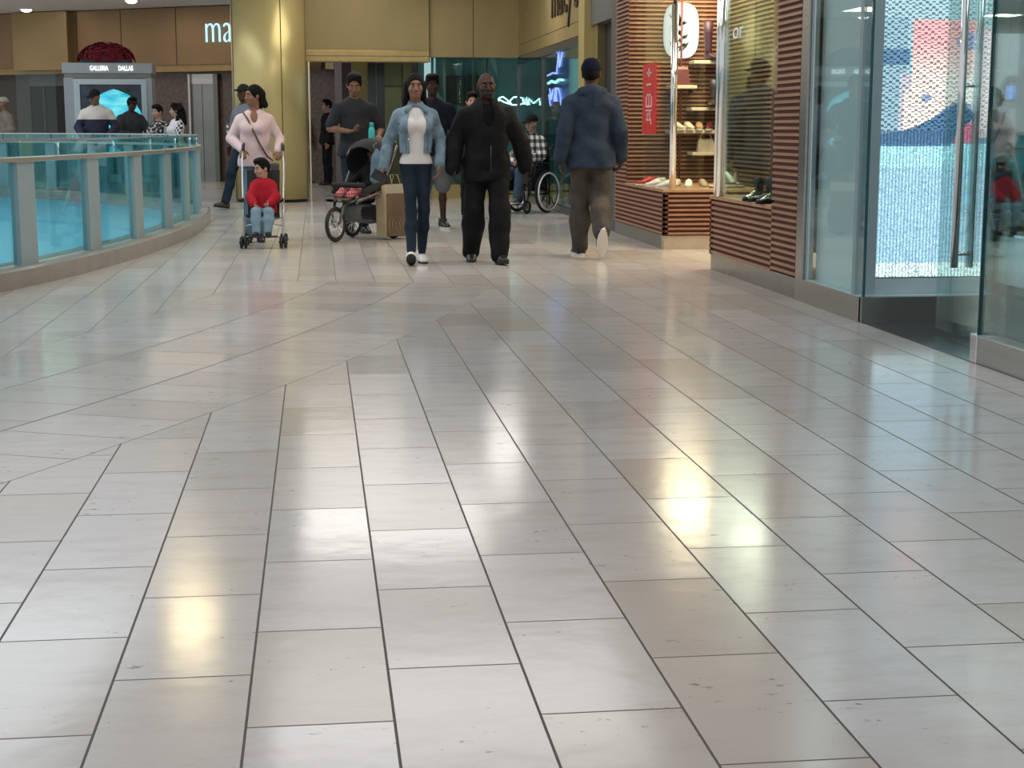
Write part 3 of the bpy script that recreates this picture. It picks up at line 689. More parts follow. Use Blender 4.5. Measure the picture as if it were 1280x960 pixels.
# ------------------------------------------------------------------ steel and glass showcase with the light curtain
sc = empty('glass_showcase', (3.85, 9.42, 0), 0, 'steel-framed glass corner showcase right of the slatted pier', 'showcase')
R(sc, 3.85, 3.93, 10.66, 10.81, 0, 3.29).build('steel_strip', M_steel, sc)
R(sc, 3.85, 4.0, 9.44, 10.66, 0, .16).build('base', M_steel, sc)
R(sc, 3.85, 4.76, 9.42, 9.47, 0, .165, bev=.004).build('base', mat('base_steel_dark', (.30, .30, .28), .28, .85, var=.1, vscale=2), sc)
R(sc, 3.86, 4.76, 9.47, 10.6, 0.10, .162).build('floor_tray', mat('tray_steel', (.52, .62, .66), .35, .1), sc)
R(sc, 3.865, 3.875, 9.44, 10.64, .16, 3.3).build('glass_pane', glass('showcase_glass', (.93, .98, .98), .28), sc)
R(sc, 3.945, 3.96, 9.66, 10.64, .15, 3.3).build('frosted_panel', mat('pale_teal_panel', (.60, .74, .78), .35, 0, var=.03, vscale=1), sc)
R(sc, 3.86, 3.875, 9.43, 9.445, .16, 3.3).build('glass_edge', mat('glass_edge', (.03, .10, .11), .1), sc)
R(sc, 3.865, 4.0, 9.60, 9.66, .15, 3.3).build('return_panel', mat('grey_blue_panel', (.33, .42, .45), .4, 0, var=.03), sc)
R(sc, 3.87, 3.88, 10.60, 10.64, .16, 3.3).build('chrome_strip', M_chrome, sc)
R(sc, 3.85, 3.92, 9.42, 10.81, 3.3, 3.88).build('head_panel', M_steel, sc)

def led_mesh():
    x0, x1, z0, z1 = 4.005, 4.735, .27, 2.62
    nx, nz_ = 100, 312
    mb = MB(); cols = []
    rg = random.Random(5)
    dx = (x1-x0)/nx; dz = (z1-z0)/nz_
    # picture measured in the photo's frame: u 0..1 across, z metres
    def inpoly(x, y, P):
        c = False; n = len(P)
        for i in range(n):
            (x1, y1), (x2, y2) = P[i], P[i-1]
            if (y1 > y) != (y2 > y) and x < (x2-x1)*(y-y1)/(y2-y1)+x1: c = not c
        return c
    SHAPE = [(-.06, 1.10), (-.02, 1.17), (.28, 1.21), (.48, 1.28), (.64, 1.37), (.80, 1.365), (.84, 1.27), (.70, 1.19), (.63, 1.10)]
    def colour(u, z):
        k = 1.0
        if z < .36: base = (.75, 1, 1); k = 1.35 if rg.random() < .8 else .5
        elif z < .96: base = (.44, .76, .95); k = 1.0+.35*(rg.random() < .12)
        elif z < 1.11: base = (.42, .82, .92); k = 1.1+(.8 if rg.random() < .15 else 0)
        elif z < 1.20: base = (.20, .36, .52)
        else: base = (.42, .66, .74)
        if 1.2 < z < 1.90 and u < .22: base = (.32, .54, .64)
        if 1.60 < z < 1.70 and u < .24: base = (.12, .26, .42)
        if .16 < u < .26 and 1.20 < z < 1.55: base = (.62, .62, .72)
        left = .26 if z > 1.45 else .20
        if left < u < .83 and 1.20 < z < 1.885:
            t = min(1, max(0, (z-1.5)/.25)); base = tuple(a*(1-t)+b*t for a, b in zip((1.0, .90, .82), (1.0, .52, .52)))
        if .83 <= u < .87 and 1.1 < z < 1.885: base = (.25, .42, .58)
        if u >= .87 and 1.15 < z < 1.84: base = (.92, .74, .76)
        if .66 < u < .83 and 1.12 < z < 1.24: base = (.95, .26, .38)
        if inpoly(u, z, SHAPE): base = (.09, .21, .37)
        if ((u-.76)/.11)**2+((z-1.75)/.055)**2 < 1: base = (.36, .42, .66)
        if ((u-.40)/.05)**2+((z-1.40)/.02)**2 < 1: base = (.30, .42, .60)
        return tuple(c*k for c in base)
    for j in range(nz_):
        for i in range(nx):
            xa = x0+i*dx; za = z0+j*dz
            u = (i+.5)/nx; z = za+dz/2
            # zig-zag rows of bright beads with darker gaps
            ph = (j + (1.6 if (i//3) % 2 else 0) + .6*math.sin(j*.31+i*.22)) % 4
            k = 1.08 if ph < 2.5 else .26
            if z < 1.2: k = 1.0 if (i % 3) else .5; k *= rg.uniform(.6, 1.2)
            c = colour(u, z); mb.add([(xa, 0, za), (xa+dx, 0, za), (xa+dx, 0, za+dz), (xa, 0, za+dz)], [(0, 1, 2, 3)])
            cols.append((c[0]*k, c[1]*k, c[2]*k, 1))
    o = mb.build('light_beads', None)
    ca = o.data.color_attributes.new('led', 'FLOAT_COLOR', 'CORNER')
    ca.data.foreach_set('color', np.repeat(np.array(cols, dtype=np.float32), 4, axis=0).ravel())
    m = bpy.data.materials.new('led_beads'); m.use_nodes = True; t = NT(m); b = t.n['Principled BSDF']
    vc = t.node('ShaderNodeVertexColor'); vc.layer_name = 'led'
    b.inputs['Base Color'].default_value = (.02, .03, .03, 1); t.l.new(vc.outputs[0], b.inputs['Emission Color']); b.inputs['Emission Strength'].default_value = LED
    o.data.materials.append(m); return o
LED = 1.15
led = empty('light_curtain_screen', (0, 9.62, 0), 0, 'bright cyan bead light curtain showing a pink and cream picture inside the glass corner', 'screen')
o = led_mesh(); o.parent = led
MB().box(3.99, 4.75, .02, .06, .26, 2.7).build('screen_housing', M_steelD, led)
led.location = (0, 9.62, 0)
MB().box(3.99, 4.75, .0, .06, .163, .26).build('screen_plinth', MATS['tray_steel'], led)

# ------------------------------------------------------------------ the shop on the right edge
struct(MB().box(3.86, 6.6, -2, 9.42, .0, .004).build('floor_shop', mat('dark_shop_tile', (.055, .058, .062), .12, 0, var=.15, vscale=2, spec=.7)))
struct(MB().box(4.80, 6.6, 10.57, 10.8, 0, 3.9).build('wall_shop', mat('shop_teal_wall', (.10, .155, .16), .5, 0, var=.06)))
struct(MB().box(6.5, 6.7, -2, 10.55, 0, 3.9).build('wall_right', MATS['shop_teal_wall']))
struct(MB().box(3.9, 6.6, 3.5, 9.42, 3.3, 3.4).build('ceiling_shop', MATS['shop_white']))
wn = empty('corner_shop_window', (3.87, 7.77, 0), 0, 'frameless glass shop window with a steel base at the right edge', 'shop window')
R(wn, 3.87, 3.99, 2.5, 7.70, 0, .145, bev=.004).build('steel_base', M_steel, wn)
R(wn, 3.86, 3.97, 7.70, 7.78, 0, .15, bev=.004).build('base_bracket', M_chrome, wn)
R(wn, 3.915, 3.927, 2.5, 7.80, .14, 3.3).build('window_pane', M_gl, wn)
R(wn, 3.91, 3.932, 7.80, 7.806, .0, 3.3).build('glass_edge', MATS['glass_edge'], wn)
R(wn, 3.95, 3.97, 2.5, 7.70, .145, .16).build('sill_strip', M_black, wn)
dr = empty('glass_door', (4.2, 8.6, 0), 0, 'open glass shop door with long chrome pull handle in front of the light curtain', 'door')
MB().box(-.06, -.048, -.6, .35, .03, 2.9).build('door_pane', M_gl, dr)
MB().tube([(-.01, 0, .42), (-.01, 0, 2.5)], .022, 12).build('pull_handle', M_chrome, dr)
MB().tube([(-.10, 0, .42), (-.10, 0, 2.5)], .022, 12).build('pull_handle', M_chrome, dr)
for z in (.5, 1.45, 2.3): MB().tube([(-.10, 0, z), (-.01, 0, z)], .012, 8).build('handle_bracket', M_chrome, dr)
ct = empty('display_counter', (4.86, 9.1, 0), 0, 'white glass-topped display counter inside the right-hand shop', 'counter')
MB().box(-.05, 1.2, .0, .6, .0, .14).build('plinth', M_black, ct)
MB().box(.12, 1.2, .06, .6, .14, .22).build('base', mat('counter_grey', (.45, .52, .54), .4), ct)
MB().box(-.02, 1.2, .02, .6, .22, .53, bev=.006).build('body', mat('counter_white', (.62, .74, .76), .3, 0, var=.02), ct)
MB().box(-.03, 1.21, .01, .61, .53, .545).build('top', M_chrome, ct)
dc = empty('shop_monitor', (5.0, 10.0, 1.42), 0, 'small blue-lit screen hanging inside the right-hand shop', 'screen')
MB().box(0, .04, 0, .02, -.02, .07).build('panel', emit_mat('blue_lcd', (.10, .3, 1), 1.6), dc)
MB().box(-.01, .05, .02, .04, -.03, .08).build('housing', M_black, dc); MB().tube([(.02, .03, .08), (.02, .03, 1.88)], .006, 6).build('hanging_rod', M_black, dc)
sh = empty('shop_wall_shelf', (4.95, 10.4, .9), 0, 'dim glass shelving on the teal wall of the right-hand shop', 'shelf')
for z in (0, .35, .7): MB().box(-.02, 1.3, -.2, .14, z, z+.015).build('shelf_board', M_steelD, sh)
for x in (0.04, .6): MB().box(x, x+.02, -.02, .0, -.3, .9).build('upright', M_steelD, sh)
lamp('shop_lamp', (5.2, 8.0, 3.25), 1.0, 24, (.80, .97, 1), size_y=2)
lamp('showcase_lamp', (3.905, 10.1, 3.25), .06, 2.0, (.85, 1, 1), size_y=1.0)
# ------------------------------------------------------------------ balustrade round the atrium opening
bal = empty('glass_balustrade', (RIM[60].x, RIM[60].y, 0), 0, 'curved glass balustrade with flat grey posts around the atrium opening on the left', 'balustrade')
M_curb = mat('curb_stone', (.30, .27, .24), .25, 0, var=.06)
M_post = mat('post_grey', (.31, .40, .43), .45, .1, var=.03)
M_rail = mat('handrail_bronze', (.60, .55, .49), .25, .6, var=.02)
M_railglass = glass('balustrade_glass', (.64, .86, .88), .35)
def profile_sweep(profile, s0, s1, step=.25):
    """profile: list of (outward offset, z); swept along the rim, outward = towards the walkway"""
    n = max(2, int((s1-s0)/step)); rings = []
    for i in range(n+1):
        p, t = rim_at(s0+(s1-s0)*i/n); nn = Vector((t.y, -t.x, 0))
        rings.append([(p.x+nn.x*o-bal.location.x, p.y+nn.y*o-bal.location.y, z) for o, z in profile])
    m = len(profile); vs = [q for r in rings for q in r]
    fs = [(i*m+k, i*m+(k+1) % m, (i+1)*m+(k+1) % m, (i+1)*m+k) for i in range(n) for k in range(m)]
    fs += [tuple(range(m-1, -1, -1)), tuple(n*m+k for k in range(m))]
    return MB().add(vs, fs)
S0 = _cum[2]; S1 = RL-.3
profile_sweep([(.0, 0), (0, .135), (-.03, .15), (-.36, .15), (-.36, -.02), (-.30, -.02)], S0, S1).build('curb', M_curb, bal)
profile_sweep([(-.09, .955), (-.09, .985), (-.10, .99), (-.20, .99), (-.21, .985), (-.21, .955), (-.20, .95), (-.10, .95)], S0, S1).build('handrail', M_rail, bal)
# posts at the places seen in the photo, then every 1.75 m
PS = []
def s_at_y(y):
    for i in range(len(RIM)-1):
        if RIM[i].y <= y < RIM[i+1].y: return _cum[i]+(RIM[i+1]-RIM[i]).length*(y-RIM[i].y)/(RIM[i+1].y-RIM[i].y)
PS = [7.63+k*1.515 for k in range(-6, 40) if S0+.3 < 7.63+k*1.515 < S1-.2]
for s in PS:
    p, t = rim_at(s); nn = Vector((t.y, -t.x, 0)); ang = math.atan2(t.y, t.x)
    Mx = Matrix.Translation((p.x-nn.x*.15-bal.location.x, p.y-nn.y*.15-bal.location.y, 0)) @ Matrix.Rotation(ang, 4, 'Z')
    MB().box(-.155, .155, -.035, .035, .145, .955, Mx, bev=.006).build('post', M_post, bal)
for a, b in zip(PS[:-1], PS[1:]):
    profile_sweep([(-.145, .16), (-.145, 1.115), (-.157, 1.115), (-.157, .16)], a+.02, b-.02, .4).build('glass_panel', M_railglass, bal)
    p, t = rim_at((a+b)/2); nn = Vector((t.y, -t.x, 0))
    MB().tube([(p.x-nn.x*.15-bal.location.x, p.y-nn.y*.15-bal.location.y, z) for z in (.985, 1.10)], .008, 6).build('glass_clip', M_chrome, bal)
profile_sweep([(-.14, 1.11), (-.14, 1.125), (-.165, 1.125), (-.165, 1.11)], S0, S1).build('top_edge_trim', mat('trim_steel', (.55, .6, .6), .25, .7), bal)

# ------------------------------------------------------------------ downlights
M_can = mat('downlight_ring', (.7, .7, .68), .4)
M_dl = emit_mat('downlight_glow', (1, .95, .86), 6)
for i, (x, y, l) in enumerate(((-6.04, 37.72, 'round downlight in the left ceiling nearest its edge, between two others'), (-3.37, 34.88, 'round ceiling downlight cut by the top of the photo, left of the gold column'),
                     (-6.13, 40.08, 'round downlight low in the left ceiling, right one of two over the fascia'), (-7.2, 40.1, 'round downlight farthest left, close above the fascia'))):
    o = empty('ceiling_downlight', (x, y, 3.9), 0, l, 'downlight', 'downlights in the left ceiling')
    MB().lathe([(.13, -.02), (.16, -.02), (.16, 0), (.13, 0)], n=24).build('ring', M_can, o)
    MB().lathe([(.03, -.075), (.09, -.06), (.128, -.02), (.128, -.008)], n=24).build('lens', M_dl, o)
for x, y, z, sz, pw_, c in LAMPS: lamp('ceiling_lamp', (x, y, z), sz, pw_, c)
lamp('skylight', (-6.5, 20, 7.5), 9, 900, (.80, .93, 1), size_y=18)

# ------------------------------------------------------------------ directory kiosk with flowers
kx, ky = -3.39, 30.6
K = empty('directory_kiosk', (kx, ky, 0), 0, 'grey illuminated directory kiosk lettered GALLERIA DALLAS, topped with red flowers', 'kiosk')
M_kio = mat('kiosk_grey', (.30, .325, .34), .35, .4, var=.03)
M_kiol = mat('kiosk_light_frame', (.42, .50, .52), .35, .3, var=.02)
w2 = .83
MB().box(-w2, w2, 0, .7, 2.22, 2.42, bev=.01).build('header', M_kio, K)
MB().box(-w2+.03, w2-.03, .03, .67, 2.14, 2.22).build('neck', M_steelD, K)
MB().box(-w2+.02, -w2+.20, .02, .68, 0, 2.14).build('side_panel', M_kio, K)
MB().box(w2-.12, w2-.02, .02, .68, 0, 2.14).build('side_panel', M_kio, K)
MB().box(-w2+.2, w2-.12, .06, .66, 0, 2.14).build('core', M_steelD, K)
fr = MB(); x0, x1 = -w2+.20, w2-.12
fr.box(x0, x1, 0, .06, 2.02, 2.12); fr.box(x0, x1, 0, .06, .2, .34); fr.box(x0, x0+.11, 0, .06, .34, 2.02); fr.box(x1-.10, x1, 0, .06, .34, 2.02)
fr.build('poster_frame', M_kiol, K)
for x, z in ((x0+.05, 2.07), (0, 2.07), (x1-.05, 2.07), (x1-.05, 1.6), (x1-.05, 1.1)): MB().tube([(x, -.008, z), (x, 0, z)], .012, 8).build('bolt', M_chrome, K)
MB().box(x0+.11, x1-.10, .03, .04, .34, 2.02).build('poster', mat('poster_dark', (.018, .035, .055), .3, 0, var=.6, vscale=5), K)
mb = MB(); n = 40
mb.prism([(.10+.50*math.cos(a)*(1+.03*math.sin(7*a)), 1.32+.60*math.sin(a)*(1+.02*math.sin(9*a))) for a in [2*PI*k/n for k in range(n)]], 'y', .022, .03)
m = emit_mat('poster_cyan', (.10, .72, .88), .9); t = NT(m); b = t.n['Principled BSDF']
tc = t.node('ShaderNodeTexCoord').outputs['Object']
t.l.new(t.ramp(t.noise(t.vm('MULTIPLY', tc, (1.2, 1, 4)), 1.6), [(.38, (.0, .48, .72)), (.62, (.22, .92, 1.0))]), b.inputs['Emission Color'])
mb.build('poster_glow', m, K)
mb = MB()
for k in range(14): mb.box(-.52+.46*.0+rr.uniform(.98, 1.10), -.52+rr.uniform(1.11, 1.16), .018, .021, .9+k*.03, .915+k*.03)
mb.build('poster_print', mat('print_navy', (.01, .05, .13), .5, 0, var=0), K)
M_lit = emit_mat('kiosk_letters', (1, 1, 1), 1.5)
text_mesh('GALLERIA', .125, .006, 'lettering', M_lit, Matrix.Translation((-.10-.05, -.006, 2.315)) @ Matrix.Rotation(PI/2, 4, 'X') @ Matrix.Scale(.62, 4, (1, 0, 0)), K, spacing=1.0, offset=.003)
text_mesh('DALLAS', .125, .006, 'lettering', M_lit, Matrix.Translation((.34, -.006, 2.315)) @ Matrix.Rotation(PI/2, 4, 'X') @ Matrix.Scale(.62, 4, (1, 0, 0)), K, spacing=1.0, offset=.003)
gt = empty('glass_screen', (-4.75, 30.5, 0), 0, 'tall frameless glass panel standing left of the directory kiosk', 'glass screen')
MB().box(-.30, .42, 0, .012, 0, 2.25).build('pane', M_gl, gt); MB().box(-.30, .42, -.01, .02, 0, .06).build('shoe', M_steel, gt)
fl = empty('red_flower_arrangement', (kx-.05, ky+.35, 2.42), 0, 'mound of dark red poinsettias on top of the directory kiosk', 'flowers')
mb = MB(); rf = random.Random(11)
pet = MB()
for k in range(480):
    a = rf.uniform(0, 2*PI); r = math.sqrt(rf.random()); h = (1-r*r)**.5
    c = Vector((.53*r*math.cos(a), .30*r*math.sin(a), .04+.36*h*rf.uniform(.75, 1.0)))
    nrm = Vector((c.x/.5, c.y/.3, c.z/.3)).normalized()
    for q in range(5):
        b_ = q*2*PI/5+a; t1 = nrm.orthogonal().normalized(); t2 = nrm.cross(t1)
        d = t1*math.cos(b_)+t2*math.sin(b_); e = nrm.cross(d); L = .062
        pet.add([c, c+d*L*.5+e*.018+nrm*.012, c+d*L+nrm*.0, c+d*L*.5-e*.018+nrm*.012], [(0, 1, 2, 3)])
pet.build('petals', mat('poinsettia_red', (.20, .006, .018), .6, 0, var=.35, vscale=18), fl)
MB().ell((0, 0, .05), (.48, .27, .28), 10).build('foliage', mat('foliage_dark', (.10, .006, .012), .8), fl)
MB().box(-.44, .44, -.24, .24, 0, .06).build('tray', M_black, fl)
# ------------------------------------------------------------------ people: smooth signed-distance bodies meshed into single continuous surfaces
QUAL = .85
def V(*a): return np.array(a, dtype=float)
class SDF:
    def __init__(s): s.p = []
    def cone(s, a, b, ra, rb, k=.02, sq=(1, 1, 1)): s.p.append(('c', V(*a), V(*b), ra, rb, k, V(*sq))); return s
    def ell(s, c, r, k=.02, Rm=None): s.p.append(('e', V(*c), V(*r), k, Rm)); return s
    def cut(s, c, r, k=.01, Rm=None): s.p.append(('s', V(*c), V(*r), k, Rm)); return s
    def plane(s, pt, n): n = V(*n); s.p.append(('p', V(*pt), n/np.linalg.norm(n))); return s
    def fold(s, amp, f=(1, 1, 1), ph=0): s.p.append(('w', amp, f, ph)); return s
    def mesh(s, h):
        h *= QUAL
        lo = np.full(3, 1e9); hi = -lo
        for q in s.p:
            if q[0] == 'c': r = max(q[3], q[4]); lo = np.minimum(lo, np.minimum(q[1], q[2])-r); hi = np.maximum(hi, np.maximum(q[1], q[2])+r)
            if q[0] == 'e': r = max(q[2]); lo = np.minimum(lo, q[1]-r); hi = np.maximum(hi, q[1]+r)
        for q in s.p:
            if q[0] == 'p' and len(q) == 3:
                for ax in range(3):
                    if q[2][ax] > .95: hi[ax] = min(hi[ax], q[1][ax]+.02)
                    if q[2][ax] < -.95: lo[ax] = max(lo[ax], q[1][ax]-.02)
        lo -= 3*h; hi += 3*h; nn = np.ceil((hi-lo)/h).astype(int)+1
        g = [lo[i]+h*np.arange(nn[i]) for i in range(3)]; CAP = .06
        F = np.full(nn, CAP, dtype=np.float32)
        def sub(c0, c1):
            i0 = np.clip(np.floor((c0-lo)/h).astype(int), 0, nn); i1 = np.clip(np.ceil((c1-lo)/h).astype(int)+1, 0, nn)
            sl = tuple(slice(a, b) for a, b in zip(i0, i1))
            return sl, [g[0][sl[0]][:, None, None], g[1][sl[1]][None, :, None], g[2][sl[2]][None, None, :]]
        def elld(c, r, Rm, X):
            P = [X[i]-c[i] for i in range(3)]
            if Rm is not None:
                P = [Rm[0, i]*P[0]+Rm[1, i]*P[1]+Rm[2, i]*P[2] for i in range(3)]
            k0 = np.sqrt(sum((P[i]/r[i])**2 for i in range(3)))+1e-6; k1 = np.sqrt(sum((P[i]/r[i]**2)**2 for i in range(3)))+1e-6
            return k0*(k0-1)/k1
        for q in s.p:
            if q[0] == 'c':
                _, a, b, ra, rb, k, sq = q; m = CAP+.02; r = max(ra, rb)
                sl, X = sub(np.minimum(a, b)-r-m, np.maximum(a, b)+r+m)
                c = (a+b)/2; A = (a-c)/sq; B = (b-c)/sq; P = [(X[i]-c[i])/sq[i]-A[i] for i in range(3)]; D = B-A; L2 = max(D@D, 1e-9)
                t = np.clip((P[0]*D[0]+P[1]*D[1]+P[2]*D[2])/L2, 0, 1)
                d = np.sqrt(sum((P[i]-t*D[i])**2 for i in range(3)))-(ra+(rb-ra)*t); d = d*float(np.mean(sq))
            elif q[0] == 'e':
                _, c, r, k, Rm = q; sl, X = sub(c-max(r)-CAP, c+max(r)+CAP); d = elld(c, r, Rm, X)
            elif q[0] == 's':
                _, c, r, k, Rm = q; sl, X = sub(c-max(r)-.03, c+max(r)+.03); d = -elld(c, r, Rm, X)
                f = F[sl]; hh = np.clip(.5-.5*(f-d)/k, 0, 1); F[sl] = f*(1-hh)+d*hh+k*hh*(1-hh); continue
            elif q[0] == 'p':
                X = [g[0][:, None, None], g[1][None, :, None], g[2][None, None, :]]
                F = np.maximum(F, sum((X[i]-q[1][i])*q[2][i] for i in range(3))).astype(np.float32); continue
            elif q[0] == 'w':
                amp, f3, ph = q[1:]; x, y, z = g[0][:, None, None], g[1][None, :, None], g[2][None, None, :]
                F = F+(amp*(np.sin(19*f3[0]*x+11*f3[2]*z+ph)*np.sin(23*f3[1]*y-13*f3[2]*z+2*ph)+.6*np.sin(31*f3[2]*z+17*x+9*y+ph)*np.sin(13*x-21*y+ph))).astype(np.float32); continue
            f = F[sl]; hh = np.clip(.5+.5*(d-f)/k, 0, 1); F[sl] = d*(1-hh)+f*hh-k*hh*(1-hh)
        sg = F < 0; a = [slice(None, -1), slice(1, None)]
        cn = sg[:-1, :-1, :-1].astype(np.int8)*0; 
        for i in (0, 1):
            for j in (0, 1):
                for k_ in (0, 1): cn += sg[a[i], a[j], a[k_]]
        mask = (cn > 0) & (cn < 8); idx = np.argwhere(mask)
        if len(idx) == 0: return [], []
        off = np.array([(i, j, k_) for i in (0, 1) for j in (0, 1) for k_ in (0, 1)])
        val = np.stack([F[idx[:, 0]+o[0], idx[:, 1]+o[1], idx[:, 2]+o[2]] for o in off], 1)
        acc = np.zeros((len(idx), 3)); cnt = np.zeros(len(idx))
        for p in range(8):
            for q2 in range(p+1, 8):
                dd = off[q2]-off[p]
                if np.abs(dd).sum() != 1: continue
                va, vb = val[:, p], val[:, q2]; cr = (va < 0) != (vb < 0)
                t = np.where(cr, va/np.where(cr, va-vb, 1), 0)
                acc += np.where(cr[:, None], off[p]+t[:, None]*dd, 0); cnt += cr
        vs = lo+(idx+acc/cnt[:, None])*h
        num = np.full(mask.shape, -1, dtype=np.int64); num[mask] = np.arange(len(idx))
        faces = []
        for ax in range(3):
            o1, o2 = [(1, 2), (2, 0), (0, 1)][ax]
            s0 = [slice(None)]*3; s1 = [slice(None)]*3; s0[ax] = slice(None, -1); s1[ax] = slice(1, None)
            A_, B_ = sg[tuple(s0)], sg[tuple(s1)]; e = np.argwhere(A_ != B_)
            e = e[(e[:, o1] > 0) & (e[:, o2] > 0) & (e[:, o1] < mask.shape[o1]) & (e[:, o2] < mask.shape[o2])]
            if len(e) == 0: continue
            ins = A_[e[:, 0], e[:, 1], e[:, 2]]
            def gt(d1, d2):
                w_ = e.copy(); w_[:, o1] -= d1; w_[:, o2] -= d2; return num[w_[:, 0], w_[:, 1], w_[:, 2]]
            f = np.stack([gt(1, 1), gt(0, 1), gt(0, 0), gt(1, 0)], 1)
            f[~ins] = f[~ins][:, ::-1]; faces.append(f)
        faces = np.concatenate(faces); faces = faces[(faces >= 0).all(1)]
        return vs, faces
    def build(s, name, m, parent, h=.01, xf=None):
        vs, fs = s.mesh(h)
        me = bpy.data.meshes.new(name)
        if len(vs):
            if xf is not None: vs = np.array([xf @ Vector(v) for v in vs])
            me.vertices.add(len(vs)); me.vertices.foreach_set('co', np.asarray(vs, dtype=np.float32).ravel())
            me.loops.add(len(fs)*4); me.loops.foreach_set('vertex_index', fs.astype(np.int32).ravel())
            me.polygons.add(len(fs)); me.polygons.foreach_set('loop_start', np.arange(0, len(fs)*4, 4, dtype=np.int32))
            me.update(calc_edges=True); me.validate()
            me.polygons.foreach_set('use_smooth', [True]*len(me.polygons))
        o = bpy.data.objects.new(name, me); C.objects.link(o); o.parent = parent; me.materials.append(m); return o

def rotm(yaw=0, pitch=0, roll=0):
    return np.array((Matrix.Rotation(math.radians(yaw), 3, 'Z') @ Matrix.Rotation(math.radians(pitch), 3, 'X') @ Matrix.Rotation(math.radians(roll), 3, 'Y')))

def skinm(name, c): return mat('skin_'+name, c, .55, 0, var=.05, vscale=30, spec=.22)
def cloth(name, c, var=.14, bump=.35, rough=.85, vs=9): return mat('cloth_'+name, c, rough, 0, var=var, vscale=vs, bump=bump*2.6, bscale=13, spec=.12)
SK_DARK = skinm('dark', (.075, .038, .025)); SK_DEEP = skinm('deep', (.048, .024, .017)); SK_MID = skinm('mid', (.22, .12, .08)); SK_BROWN = skinm('brown', (.23, .12, .08)); SK_LIGHT = skinm('light', (.40, .235, .175))
H_BLACK = mat('hair_black', (.006, .005, .005), .75, 0, var=.2, spec=.15, vscale=40, bump=.5, bscale=90, stretch=(1, 1, .2))
H_BLOND = mat('hair_blond', (.22, .12, .06), .5, 0, var=.3, vscale=25, bump=.5, bscale=90, stretch=(1, 1, .2))
H_GREY = mat('hair_grey', (.12, .11, .10), .6, 0, var=.2)
EYE_W = mat('eye_white', (.34, .30, .27), .2, 0, var=0); EYE_D = mat('eye_iris', (.02, .012, .01), .15, 0, var=0)

